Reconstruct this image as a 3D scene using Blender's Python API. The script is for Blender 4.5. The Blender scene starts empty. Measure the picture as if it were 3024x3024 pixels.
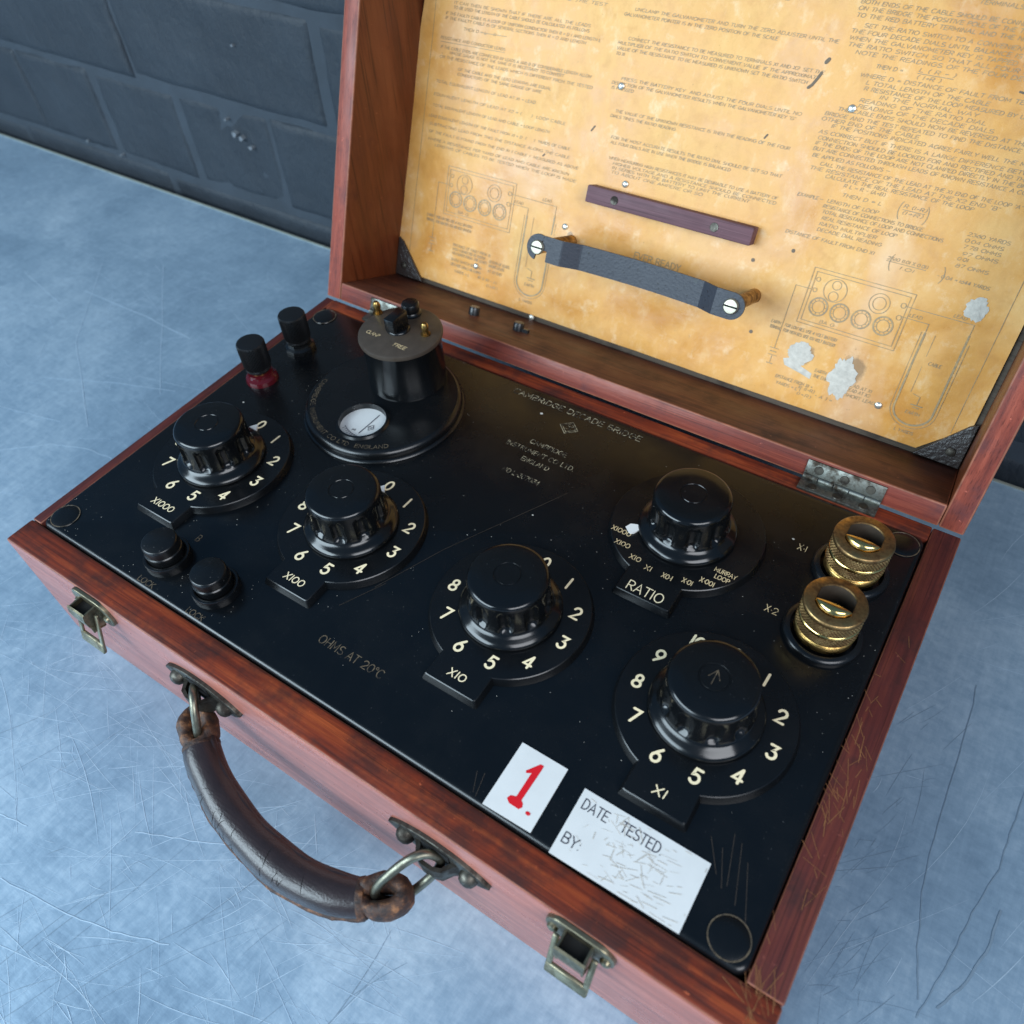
import bpy, bmesh, math, random
from math import sin, cos, pi, sqrt, atan2, radians, hypot
from mathutils import Vector, Matrix, noise as mnoise

random.seed(7)
S = bpy.context.scene
COL = S.collection

# ------------------------------------------------------------------ camera, light, exposure
H = 0.0924            # height of the case top above the table
W, D = 0.46, 0.2781   # case length and depth
WALL_Y = 0.4508

cam_d = bpy.data.cameras.new("camera")
cam_d.sensor_fit = 'HORIZONTAL'; cam_d.sensor_width = 36.0
cam_d.lens = 2373.397 / 3024 * 36.0
cam_d.clip_start = 0.01; cam_d.clip_end = 50
cam = bpy.data.objects.new("camera", cam_d); COL.objects.link(cam)
Rcv = Matrix(((0.83481936, 0.54853097, -0.04680178), (0.38776827, -0.64623229, -0.65728198), (-0.39078434, 0.53056348, -0.75219013)))
rot = Matrix((Rcv[0], -Rcv[1], -Rcv[2])).transposed()
cam.matrix_world = Matrix.Translation((0.42129, -0.07616, 0.34596 + H)) @ rot.to_4x4()
cam_d.dof.use_dof = True; cam_d.dof.focus_distance = 0.44; cam_d.dof.aperture_fstop = 9.5
S.camera = cam

wd = bpy.data.worlds.new("World"); S.world = wd; wd.use_nodes = True
bg = wd.node_tree.nodes["Background"]
bg.inputs[0].default_value = (0.065, 0.145, 0.26, 1); bg.inputs[1].default_value = 1.0

def lamp(name, loc, target, sx, sy, power, col):
    d = bpy.data.lights.new(name, 'AREA'); d.shape = 'RECTANGLE'; d.size = sx; d.size_y = sy
    d.energy = power; d.color = col
    o = bpy.data.objects.new(name, d); COL.objects.link(o); o.location = loc
    o.rotation_euler = (Vector(target) - Vector(loc)).to_track_quat('-Z', 'Y').to_euler()
    return o
lamp("window_light", (-0.78, -1.52, 1.02), (0.18, 0.15, 0.08), 1.9, 1.0, 70, (0.72, 0.89, 1.0))
lamp("right_fill_light", (1.65, -0.85, 1.25), (0.35, 0.15, 0.05), 1.3, 1.0, 30, (0.92, 0.95, 1.0))  # added fill lamp, brightens the right of the table and the lid wall

S.view_settings.view_transform = 'Standard'; S.view_settings.look = 'None'
S.view_settings.exposure = 0.0; S.view_settings.gamma = 1.0
S.cycles.max_bounces = 8

# ------------------------------------------------------------------ object helpers
ORG = {}
def tag(o, **k):
    for a, b in k.items(): o[a] = b
    return o
def empty(name, loc):
    o = bpy.data.objects.new(name, None); COL.objects.link(o); o.location = loc; ORG[o] = Vector(loc); o.empty_display_size = .02
    return o
def link(name, me, parent, org):
    o = bpy.data.objects.new(name, me); COL.objects.link(o); org = Vector(org); ORG[o] = org
    if parent is not None:
        o.parent = parent; o.location = org - ORG[parent]
    else: o.location = org
    return o

class MB:
    """collects vertices and faces, then makes ONE mesh object"""
    def __init__(s): s.v = []; s.f = []
    def add(s, vs, fs):
        n = len(s.v); s.v += [tuple(p) for p in vs]; s.f += [tuple(i + n for i in f) for f in fs]; return s
    def mesh(s, name, mat, org=(0, 0, 0), smooth=True, ang=38, bevel=0, seg=2):
        org = Vector(org); me = bpy.data.meshes.new(name)
        me.from_pydata([(p[0] - org[0], p[1] - org[1], p[2] - org[2]) for p in s.v], [], s.f)
        bm = bmesh.new(); bm.from_mesh(me)
        if bevel:
            bmesh.ops.remove_doubles(bm, verts=bm.verts, dist=1e-6)
            bm.normal_update()
            es = [e for e in bm.edges if len(e.link_faces) == 2 and e.calc_face_angle(0) > .6]
            bmesh.ops.bevel(bm, geom=es, offset=bevel, segments=seg, profile=.5, affect='EDGES', clamp_overlap=True)
        bmesh.ops.recalc_face_normals(bm, faces=bm.faces)
        bm.to_mesh(me); bm.free()
        me.materials.append(mat)
        if smooth:
            me.polygons.foreach_set("use_smooth", [True] * len(me.polygons))
            me.set_sharp_from_angle(angle=radians(ang))
        return me
    def obj(s, name, mat, parent, org=None, **k):
        if org is None:
            xs = [p[0] for p in s.v]; ys = [p[1] for p in s.v]; zs = [p[2] for p in s.v]
            org = ((min(xs) + max(xs)) / 2, (min(ys) + max(ys)) / 2, (min(zs) + max(zs)) / 2)
        return link(name, s.mesh(name, mat, org, **k), parent, org)
    def flat(s, name, mat, parent):     # flat print, no normal repair needed
        xs = [p[0] for p in s.v]; ys = [p[1] for p in s.v]; zs = [p[2] for p in s.v]
        org = ((min(xs) + max(xs)) / 2, (min(ys) + max(ys)) / 2, (min(zs) + max(zs)) / 2)
        me = bpy.data.meshes.new(name); me.from_pydata([(p[0]-org[0], p[1]-org[1], p[2]-org[2]) for p in s.v], [], s.f)
        me.materials.append(mat); return link(name, me, parent, org)

ID = lambda x, y, z: (x, y, z + H)          # case coordinates (z = 0 at the case top)
TH = radians(112.739)
LE = Vector((0, -cos(TH), sin(TH))); LD = Vector((0, sin(TH), cos(TH)))
def LID(x, v, d):                            # lid coordinates: x along, v up the lid, d into the lid
    p = Vector((0, D + .0005, .0002 + H)) + v * LE + d * LD
    return (x, p.y, p.z)

def box(m, x0, x1, y0, y1, z0, z1, f=ID):
    m.add([f(x, y, z) for z in (z0, z1) for y in (y0, y1) for x in (x0, x1)],
          [(0, 2, 3, 1), (4, 5, 7, 6), (0, 1, 5, 4), (2, 6, 7, 3), (0, 4, 6, 2), (1, 3, 7, 5)]); return m
def lathe(m, cx, cy, prof, seg=48, f=ID, rmod=None):
    """prof: list of (r, z); r = 0 closes"""
    rings = []; vs = []; fs = []
    for r, z in prof:
        if r < 1e-7: rings.append([len(vs)]); vs.append(f(cx, cy, z)); continue
        ring = []
        for i in range(seg):
            a = 2 * pi * i / seg; rr = rmod(r, z, a) if rmod else r
            ring.append(len(vs)); vs.append(f(cx + rr * cos(a), cy + rr * sin(a), z))
        rings.append(ring)
    for A, B in zip(rings, rings[1:]):
        for i in range(seg):
            j = (i + 1) % seg
            if len(A) == 1 and len(B) == 1: continue
            if len(A) == 1: fs.append((A[0], B[j], B[i]))
            elif len(B) == 1: fs.append((A[i], A[j], B[0]))
            else: fs.append((A[i], A[j], B[j], B[i]))
    m.add(vs, fs); return m
def prism(m, pts, z0, z1, f=ID, inset=0, ibev=0):
    """extruded outline; ibev: the top outline shrinks toward the centroid-normal by that much"""
    n = len(pts); cx = sum(p[0] for p in pts) / n; cy = sum(p[1] for p in pts) / n
    def shrink(b):
        out = []
        for i in range(n):
            a, p, c = Vector(pts[i - 1]), Vector(pts[i]), Vector(pts[(i + 1) % n])
            n1 = Vector((-(p - a).y, (p - a).x)).normalized(); n2 = Vector((-(c - p).y, (c - p).x)).normalized()
            nn = n1 + n2; k = max(.35, nn.dot(nn) / 2); out.append(p + nn * (b / k))
        return out
    lo = [Vector(p) for p in pts]
    rings = [(lo, z0)]
    if ibev: rings += [(lo, z1 - ibev)] + [(shrink(ibev * (1 - cos(radians(a)))), z1 - ibev * (1 - sin(radians(a)))) for a in (22.5, 45, 67.5)] + [(shrink(ibev), z1)]
    else: rings.append((lo, z1))
    vs = [f(p[0], p[1], z) for r, z in rings for p in r]; fs = []
    for k in range(len(rings) - 1):
        for i in range(n):
            j = (i + 1) % n; fs.append((k*n + i, k*n + j, (k+1)*n + j, (k+1)*n + i))
    fs.append(tuple(range(n))[::-1]); fs.append(tuple(range((len(rings)-1)*n, len(rings)*n)))
    m.add(vs, fs); return m
def tube(m, pts, r, seg=10, closed=False, caps=True, sq=None):
    """sweep a circle along world points; r a number or list; sq=(a,b) flattens"""
    P = [Vector(p) for p in pts]; n = len(P); vs = []; fs = []
    up = None
    for i in range(n):
        if closed: t = (P[(i + 1) % n] - P[i - 1]).normalized()
        else: t = (P[min(n-1, i + 1)] - P[max(0, i - 1)]).normalized()
        if up is None:
            up = Vector((0, 0, 1)) if abs(t.z) < .9 else Vector((1, 0, 0))
        u = (up - t * up.dot(t)).normalized(); w = t.cross(u); up = u
        rr = r[i] if isinstance(r, (list, tuple)) else r
        for k in range(seg):
            a = 2 * pi * k / seg
            ca, sa = cos(a), sin(a)
            if sq: ca *= sq[0]; sa *= sq[1]
            vs.append(P[i] + (u * ca + w * sa) * rr)
    for i in range(n if closed else n - 1):
        for k in range(seg):
            a = i * seg + k; b = i * seg + (k + 1) % seg; c = ((i + 1) % n) * seg + (k + 1) % seg; d = ((i + 1) % n) * seg + k
            fs.append((a, b, c, d))
    if not closed and caps:
        fs.append(tuple(range(seg))[::-1]); fs.append(tuple(range((n-1)*seg, n*seg)))
    m.add(vs, fs); return m

# ------------------------------------------------------------------ stroke lettering (single-line engraver's alphabet)
def arc(cx, cy, rx, ry, a0, a1, n=10):
    return [(cx + rx * cos(radians(a0 + (a1 - a0) * i / n)), cy + ry * sin(radians(a0 + (a1 - a0) * i / n))) for i in range(n + 1)]
G = {
 ' ': (.42, []), '.': (.22, [[(.06, .02), (.07, .02)]]), '·': (.26, [[(.1, .42), (.12, .42)]]), ',': (.22, [[(.1, .05), (.04, -.12)]]),
 '-': (.5, [[(.05, .45), (.4, .45)]]), '—': (.8, [[(.05, .45), (.7, .45)]]), '=': (.6, [[(.05, .6), (.5, .6)], [(.05, .35), (.5, .35)]]),
 ':': (.25, [[(.08, .1), (.09, .1)], [(.08, .6), (.09, .6)]]), '"': (.35, [[(.08, 1), (.08, .8)], [(.2, 1), (.2, .8)]]),
 '(': (.35, [arc(.45, .5, .35, .65, 125, 235)]), ')': (.35, [arc(-.1, .5, .35, .65, -55, 55)]), '+': (.6, [[(.05, .45), (.5, .45)], [(.275, .2), (.275, .7)]]),
 '/': (.5, [[(.02, -.1), (.42, 1.05)]]), '°': (.35, [arc(.14, .84, .12, .14, 0, 360)]),
 '0': (.72, [arc(.3, .5, .28, .48, 0, 360, 20)]), '1': (.3, [[(.1, .02), (.1, .98)]]),
 '2': (.7, [arc(.3, .7, .26, .28, 165, -30, 9) + [(.04, .02), (.58, .02)]]),
 '3': (.7, [[(.06, .98), (.54, .98), (.3, .6)] + arc(.3, .31, .27, .29, 85, -160, 10)]),
 '4': (.72, [[(.42, .02), (.42, .98)], [(.42, .98), (.02, .27), (.6, .27)]]),
 '5': (.7, [[(.54, .98), (.14, .98), (.08, .56)] + arc(.29, .32, .28, .31, 120, -150, 11)]),
 '6': (.7, [[(.5, .98), (.22, .66), (.09, .47)], arc(.3, .31, .27, .3, 130, -230, 18)]),
 '7': (.66, [[(.03, .98), (.55, .98), (.2, .02)]]),
 '8': (.7, [arc(.3, .745, .21, .235, -90, 270, 16), arc(.3, .265, .27, .25, 90, 450, 16)]),
 '9': (.7, [arc(.3, .69, .27, .3, -50, 310, 18), [(.1, .02), (.38, .34), (.51, .53)]]),
 'μ': (.66, [[(.06, .7), (.02, -.25)], [(.06, .25)] + arc(.26, .22, .2, .2, 180, 330, 6) + [(.48, .7)], [(.48, .7), (.48, .06)]]), 'A': (.74, [[(.02, .0), (.31, 1), (.6, 0)], [(.12, .33), (.5, .33)]]),
 'B': (.68, [[(.06, 0), (.06, 1)], [(.06, 1), (.3, 1)] + arc(.3, .76, .22, .24, 90, -90, 8) + [(.06, .52)], arc(.3, .26, .26, .26, 90, -90, 8) + [(.06, 0)]]),
 'C': (.74, [arc(.36, .5, .32, .5, 45, 315, 14)]), 'D': (.74, [[(.06, 0), (.06, 1), (.24, 1)] + arc(.24, .5, .36, .5, 90, -90, 10) + [(.06, 0)]]),
 'E': (.62, [[(.52, 1), (.06, 1), (.06, 0), (.52, 0)], [(.06, .52), (.44, .52)]]), 'F': (.6, [[(.52, 1), (.06, 1), (.06, 0)], [(.06, .52), (.42, .52)]]),
 'G': (.78, [arc(.36, .5, .32, .5, 45, 360, 14) + [(.4, .5)]]), 'H': (.72, [[(.06, 0), (.06, 1)], [(.56, 0), (.56, 1)], [(.06, .52), (.56, .52)]]),
 'I': (.26, [[(.08, 0), (.08, 1)]]), 'J': (.5, [[(.36, 1), (.36, .25)] + arc(.18, .22, .18, .22, 0, -150, 7)]),
 'K': (.68, [[(.06, 0), (.06, 1)], [(.54, 1), (.06, .4)], [(.2, .57), (.56, 0)]]), 'L': (.56, [[(.06, 1), (.06, 0), (.48, 0)]]),
 'M': (.84, [[(.06, 0), (.06, 1), (.36, .3), (.66, 1), (.66, 0)]]), 'N': (.74, [[(.06, 0), (.06, 1), (.56, 0), (.56, 1)]]),
 'O': (.82, [arc(.36, .5, .33, .5, 0, 360, 18)]), 'P': (.64, [[(.06, 0), (.06, 1)], [(.06, 1), (.3, 1)] + arc(.3, .74, .24, .26, 90, -90, 8) + [(.06, .48)]]),
 'Q': (.82, [arc(.36, .5, .33, .5, 0, 360, 16), [(.42, .25), (.7, -.08)]]),
 'R': (.68, [[(.06, 0), (.06, 1)], [(.06, 1), (.3, 1)] + arc(.3, .74, .24, .26, 90, -90, 8) + [(.06, .48)], [(.28, .48), (.56, 0)]]),
 'S': (.66, [arc(.29, .75, .24, .25, 40, 270, 9) + arc(.29, .25, .26, .25, 90, -145, 9)]),
 'T': (.64, [[(.0, 1), (.56, 1)], [(.28, 1), (.28, 0)]]), 'U': (.74, [[(.06, 1), (.06, .28)] + arc(.31, .28, .25, .28, 180, 360, 9) + [(.56, 1)]]),
 'V': (.7, [[(.0, 1), (.29, 0), (.58, 1)]]), 'W': (.94, [[(.0, 1), (.2, 0), (.41, .8), (.62, 0), (.82, 1)]]),
 'X': (.68, [[(.02, 0), (.54, 1)], [(.02, 1), (.54, 0)]]), 'Y': (.66, [[(.0, 1), (.28, .48), (.56, 1)], [(.28, .48), (.28, 0)]]),
 'Z': (.66, [[(.04, 1), (.54, 1), (.04, 0), (.54, 0)]]),
}
RC = [0]
def ribbon(m, line, wd, put, cap=3):
    RC[0] += 1; lift = (RC[0] % 9) * 7e-6
    P = [Vector(p) for p in line]; Q = [P[0]]
    for p in P[1:]:
        if (p - Q[-1]).length > 1e-7: Q.append(p)
    if len(Q) < 2: Q.append(Q[0] + Vector((1e-6, 0)))
    P = Q; n = len(P); h = wd / 2; closed = n > 3 and (P[0] - P[-1]).length < 1e-6
    L = []; Rr = []
    for i in range(n):
        if i == 0 and not closed: t = (P[1] - P[0]).normalized(); k = 1
        elif i == n - 1 and not closed: t = (P[-1] - P[-2]).normalized(); k = 1
        else:
            a = (P[i] - (P[i-1] if i else P[-2])).normalized(); b = ((P[i+1] if i < n-1 else P[1]) - P[i]).normalized()
            t = a + b
            t = t.normalized() if t.length > 1e-4 else a
            k = min(1.7, 1 / max(.3, t.dot(b)))
        nn = Vector((-t.y, t.x)) * h * k
        L.append(P[i] + nn); Rr.append(P[i] - nn)
    vs = L + Rr; fs = [(i, n + i, n + i + 1, i + 1) for i in range(n - 1)]
    if not closed and cap:
        for end in (0, n - 1):
            t = (P[0] - P[1]).normalized() if end == 0 else (P[-1] - P[-2]).normalized(); nn = Vector((-t.y, t.x))
            base = len(vs); ring = [P[end] + (nn * cos(pi * q / (cap + 1)) + t * sin(pi * q / (cap + 1))) * h for q in range(cap + 2)]
            vs = vs + ring; fs.append(tuple(range(base, base + cap + 2))[::-1])
    m.add([put(p.x, p.y, lift) for p in vs], fs)
def tlen(t, sp=1.0): return sum(G[c][0] for c in t) * sp
def text(m, t, x, y, h, put, wd=.14, width=None, sp=1.0, slant=0, align='l', cap=3, jit=0):
    """x,y baseline start (or centre); wd stroke width relative to height; width squeezes the line to that length"""
    L = (tlen(t) - .14) * h; k = 1.0 * sp
    if width: k = width / L
    if align == 'c': x -= L * k / 2; y -= h / 2
    for c in t:
        adv, ls = G[c]
        jx, jy = (random.uniform(-jit, jit) * h, random.uniform(-jit, jit) * h) if jit else (0, 0)
        for l in ls: ribbon(m, [(x + jx + (p[0] + slant * p[1]) * h * k, y + jy + p[1] * h) for p in l], wd * h, put, cap)
        x += adv * h * k
def on(z): return lambda x, y, k=0: (x, y, z + H + k)

# ------------------------------------------------------------------ materials
class NT:
    def __init__(s, name):
        s.m = bpy.data.materials.new(name); s.m.use_nodes = True; s.t = s.m.node_tree
        s.b = s.t.nodes["Principled BSDF"]; s.co = None
    def n(s, ty, **k):
        x = s.t.nodes.new(ty)
        for a, b in k.items(): setattr(x, a, b)
        return x
    def l(s, a, b): s.t.links.new(a, b)
    def coord(s, sc=(1, 1, 1), rot=(0, 0, 0), loc=(0, 0, 0), kind='Object'):
        tc = s.n('ShaderNodeTexCoord'); mp = s.n('ShaderNodeMapping')
        mp.inputs['Scale'].default_value = sc; mp.inputs['Rotation'].default_value = rot; mp.inputs['Location'].default_value = loc
        if kind == 'World':
            g = s.n('ShaderNodeNewGeometry'); s.l(g.outputs['Position'], mp.inputs[0])
        else: s.l(tc.outputs[kind], mp.inputs[0])
        return mp.outputs[0]
    def noise(s, co, scale, detail=4, rough=.55, dist=0):
        x = s.n('ShaderNodeTexNoise'); x.inputs['Scale'].default_value = scale; x.inputs['Detail'].default_value = detail
        x.inputs['Roughness'].default_value = rough; x.inputs['Distortion'].default_value = dist; s.l(co, x.inputs['Vector']); return x.outputs['Fac']
    def ramp(s, fac, stops):
        x = s.n('ShaderNodeValToRGB'); e = x.color_ramp.elements
        while len(e) < len(stops): e.new(.5)
        for q, (p, c) in zip(e, stops):
            q.position = p; q.color = (c, c, c, 1) if not isinstance(c, tuple) else (*c, 1)
        s.l(fac, x.inputs[0]); return x.outputs[0]
    def mix(s, fac, a, b, mode='MIX'):
        x = s.n('ShaderNodeMix', data_type='RGBA', blend_type=mode)
        for sock, v in ((x.inputs[0], fac), (x.inputs[6], a), (x.inputs[7], b)):
            if isinstance(v, (int, float)): sock.default_value = v
            elif isinstance(v, tuple): sock.default_value = (*v, 1)
            else: s.l(v, sock)
        return x.outputs[2]
    def math(s, op, a, b=0.0):
        x = s.n('ShaderNodeMath', operation=op)
        for sock, v in ((x.inputs[0], a), (x.inputs[1], b)):
            if isinstance(v, (int, float)): sock.default_value = v
            else: s.l(v, sock)
        return x.outputs[0]
    def set(s, **k):
        for a, v in k.items():
            sock = s.b.inputs[a.replace('_', ' ')]
            if isinstance(v, (int, float)): sock.default_value = v
            elif isinstance(v, tuple): sock.default_value = (*v, 1) if len(v) == 3 else v
            else: s.l(v, sock)
        return s
    def bump(s, h, strength=.3, dist=.001):
        x = s.n('ShaderNodeBump'); x.inputs['Strength'].default_value = strength; x.inputs['Distance'].default_value = dist
        s.l(h, x.inputs['Height']); s.l(x.outputs[0], s.b.inputs['Normal'])

def plain(name, col, rough=.4, metal=0.0, var=.25, sc=180, bump=0):
    k = NT(name); co = k.coord(kind='World'); f = k.noise(co, sc, 5)
    c = k.mix(f, tuple(x * (1 - var) for x in col), tuple(min(1, x * (1 + var)) for x in col))
    k.set(Base_Color=c, Metallic=metal, Roughness=k.ramp(k.noise(co, sc * .6, 3), [(.3, max(.02, rough - .08)), (.7, rough + .1)]))
    if bump: k.bump(k.noise(co, sc * 2, 4), bump, .0004)
    return k.m

def wood(name, axis, lo, mid, hi, stain=(.02, .012, .012), st=(.56, .70), rough=.36, spec=.32):
    k = NT(name)
    sc = {'x': (5, 90, 90), 'y': (90, 5, 90), 'v': (90, 26, 5)}[axis]
    co = k.coord(sc, kind='World'); cw = k.coord(kind='World')
    g = k.noise(co, 1.6, 7, .62, .6); g2 = k.noise(co, 5.5, 4, .6)
    c = k.ramp(k.math('ADD', k.math('MULTIPLY', g, .7), k.math('MULTIPLY', g2, .3)), [(.34, lo), (.5, mid), (.66, hi)])
    pz = k.noise(cw, 42, 5, .62); c = k.mix(k.ramp(pz, [(st[0], 0.0), (st[1], .62)]), c, stain)
    po = k.noise(k.coord(tuple(q * (1 if q < 20 else 7) * 2 for q in sc), kind='World'), 1.2, 3, .6); c = k.mix(k.ramp(po, [(.56, 0.0), (.66, .55)]), c, tuple(q * .35 for q in lo))
    fl = k.noise(cw, 300, 3); c = k.mix(k.ramp(fl, [(.70, 0.0), (.78, .5)]), c, tuple(min(1, x * 2.2 + .03) for x in hi))
    k.set(Base_Color=c, Roughness=k.ramp(pz, [(.3, rough), (.75, rough + .22)]), Specular_IOR_Level=spec)
    k.bump(k.math('ADD', g2, k.math('MULTIPLY', k.noise(cw, 500, 3), .4)), .22, .0006)
    return k.m

def bakelite(name, col=(.004, .0045, .0052), rough=.20, dust=.5, coat=0.0, bump=.05):
    k = NT(name); co = k.coord(kind='World')
    f = k.noise(co, 900, 2, .5); f2 = k.noise(co, 38, 4, .6); f3 = k.noise(co, 2600, 2)
    d = k.math('MULTIPLY', k.ramp(f, [(.70, 0.0), (.80, 1.0)]), k.ramp(f2, [(.42, 0.0), (.66, 1.0)]))
    haze = k.math('MULTIPLY', k.ramp(f2, [(.45, 0.0), (.8, 1.0)]), k.ramp(f3, [(.4, .2), (.65, 1.0)]))
    c = k.mix(k.math('MULTIPLY', d, dust), col, (.22, .22, .22))
    c = k.mix(k.math('MULTIPLY', haze, dust * .022), c, (.25, .22, .2))
    k.set(Base_Color=c, Roughness=k.ramp(f2, [(.3, rough), (.8, rough + .16)]), Coat_Weight=coat, Coat_Roughness=.1)
    k.bump(k.noise(co, 55 if bump < .1 else 330, 4), bump, .001)
    return k.m

def brass(name, bright=(.62, .40, .13), dark=(.10, .055, .022), t=(.40, .62), rough=.25):
    k = NT(name); co = k.coord(kind='World'); f = k.noise(co, 140, 6, .65); f2 = k.noise(co, 600, 3)
    c = k.ramp(k.math('ADD', k.math('MULTIPLY', f, .8), k.math('MULTIPLY', f2, .2)), [(t[0], bright), (t[1], dark)])
    k.set(Base_Color=c, Metallic=1.0, Roughness=k.ramp(f, [(t[0], rough), (t[1], rough + .25)])); k.bump(f2, .08, .0004)
    return k.m

def worn_gold(name, lo, hi, col=(.42, .33, .19), base=(.010, .010, .011)):
    k = NT(name); co = k.coord(kind='World'); f = k.noise(co, 420, 3, .6)
    k.set(Base_Color=k.mix(k.ramp(f, [(lo, 0.0), (hi, 1.0)]), base, col), Roughness=.5); return k.m

M = {}
M['rim_x'] = wood('mahogany_along', 'x', (.060, .013, .009), (.200, .032, .012), (.40, .080, .022), st=(.46, .62), rough=.42)
M['rim_y'] = wood('mahogany_across', 'y', (.050, .014, .013), (.095, .021, .018), (.15, .034, .022), st=(.55, .72), rough=.42)
M['rim_v'] = wood('mahogany_rim_sheen_up', 'v', (.13, .030, .022), (.24, .052, .032), (.36, .085, .050), stain=(.075, .030, .035), st=(.55, .72), rough=.34)
M['rim_lid'] = wood('mahogany_rim_sheen_lid', 'x', (.11, .028, .022), (.20, .044, .030), (.30, .075, .045), stain=(.060, .028, .034), st=(.52, .70), rough=.34)
M['lid_x'] = wood('mahogany_lid_along', 'x', (.055, .018, .011), (.105, .033, .018), (.17, .058, .028), st=(.52, .72), rough=.42)
M['lid_v'] = wood('mahogany_lid_up', 'v', (.085, .022, .009), (.135, .034, .012), (.19, .055, .020), stain=(.06, .018, .012), st=(.6, .8), rough=.30)
M['lid_back'] = wood('lid_backing', 'x', (.07, .055, .042), (.10, .08, .06), (.13, .10, .08), rough=.6)
M['front'] = wood('mahogany_front_glare', 'x', (.24, .075, .052), (.40, .125, .085), (.54, .20, .14), stain=(.27, .13, .12), st=(.45, .7), rough=.22, spec=.6)  # paler and pinker than the rim wood: glare off the table put into the colour
M['bar'] = wood('purple_bar', 'x', (.11, .055, .065), (.16, .080, .092), (.21, .11, .125), st=(.65, .8), rough=.55)
M['bakelite'] = bakelite('black_bakelite', dust=.35)
M['panel'] = bakelite('black_panel', (.0026, .0032, .004), rough=.20, dust=.5)
M['gloss'] = bakelite('glossy_bakelite', (.004, .0045, .005), rough=.12, dust=.35)
M['dusty'] = bakelite('dusty_bakelite', (.005, .0055, .0065), rough=.36, dust=.4)
M['key'] = bakelite('dusty_key', (.004, .0045, .005), rough=.20, dust=.9)
M['cap'] = plain('dust_brown_ebonite', (.058, .044, .033), .42, 0, .35, 200)
M['red'] = plain('dark_red_collar', (.075, .006, .010), .10)
M['brass'] = brass('tarnished_brass'); M['brass_hi'] = brass('polished_brass', (.80, .58, .22), (.34, .20, .06), (.5, .75), .16)
M['brass_dk'] = brass('darkened_brass', (.50, .33, .14), (.15, .085, .04), (.36, .60), .32)
M['latch'] = brass('dull_latch_brass', (.30, .26, .17), (.11, .10, .075), (.40, .66), .36)
M['iron'] = brass('dull_iron', (.13, .12, .10), (.05, .042, .036), (.42, .6), .45)
M['steel'] = plain('screw_steel', (.50, .46, .36), .42, .8, .25, 300)
M['ring'] = brass('ring_metal', (.26, .25, .19), (.12, .115, .09), (.42, .66), .34)
M['hinge'] = brass('grey_hinge', (.27, .28, .25), (.075, .060, .045), (.42, .60), .45)
M['cream'] = worn_gold('cream_fill', .12, .22, (.98, .82, .53)); M['gold'] = worn_gold('gold_fill', .28, .42, (.66, .50, .28))
M['faint'] = worn_gold('worn_fill', .42, .62, (.42, .36, .24)); M['ghost'] = worn_gold('ghost_fill', .30, .6, (.16, .12, .075))
M['white'] = plain('white_pointer', (.82, .82, .80), .35, 0, .04)
M['strap'] = plain('blue_grey_paint', (.026, .029, .040), .5, 0, .35, 260, .15)
M['dark'] = plain('dark_void', (.004, .004, .004), .8)
M['rubber'] = plain('black_stud', (.015, .016, .018), .3)
M['label'] = plain('white_label', (.76, .76, .74), .20, 0, .10, 70)
M['ink'] = plain('black_ink', (.03, .03, .05), .4); M['redink'] = plain('red_paint', (.72, .012, .02), .35, 0, .1)
M['scr_tan'] = plain('tan_scratch', (.56, .50, .42), .5); M['scr_wood'] = plain('pale_scratch', (.30, .125, .045), .6, 0, .4)
M['print'] = worn_gold('sheet_print', .20, .60, (.31, .225, .125), (.54, .34, .13))
M['bracket'] = bakelite('black_bracket', (.035, .028, .026), rough=.25, dust=.9, bump=.9)
M['torn'] = plain('torn_paper', (.56, .52, .45), .8, 0, .35, 330, 1.0)
M['dust'] = plain('dust_speck', (.55, .52, .46), .8)
M['tack'] = plain('tack_head', (.75, .74, .66), .3, .8, .2)
M['tear'] = plain('dark_tear', (.16, .12, .08), .7)

def pitted():
    k = NT('pitted_grey_paint'); co = k.coord(kind='World'); f = k.noise(co, 520, 2); f2 = k.noise(co, 60, 4)
    c = k.mix(f2, (.022, .025, .035), (.036, .040, .053)); c = k.mix(k.ramp(f, [(.64, 0.0), (.70, .9)]), c, (.006, .006, .008)); c = k.mix(k.ramp(k.noise(co, 90, 3), [(.68, 0.0), (.76, .5)]), c, (.06, .075, .065))
    k.set(Base_Color=c, Roughness=.5); k.bump(f, .35, .0006); return k.m
M['strap'] = pitted()
def leather():
    k = NT('dark_leather'); co = k.coord(kind='World'); f = k.noise(co, 120, 5, .6); f2 = k.noise(co, 900, 4)
    c = k.mix(f, (.016, .011, .012), (.040, .026, .026)); c = k.mix(k.ramp(f, [(.70, 0.0), (.80, .7)]), c, (.22, .09, .035))
    cr = k.noise(k.coord((60, 900, 900), (0, 0, .3), kind='World'), 1, 3)
    k.set(Base_Color=c, Roughness=.30, Specular_IOR_Level=.6); k.bump(k.math('ADD', f2, k.math('MULTIPLY', cr, .6)), .25, .0006); return k.m
M['leather'] = leather()
def leather_worn():
    k = NT('worn_leather'); co = k.coord(kind='World'); f = k.noise(co, 190, 6, .65)
    k.set(Base_Color=k.ramp(f, [(.38, (.022, .013, .011)), (.55, (.085, .036, .018)), (.68, (.30, .13, .05))]), Roughness=.6); k.bump(f, .7, .0015); return k.m
M['leather_worn'] = leather_worn()

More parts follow.
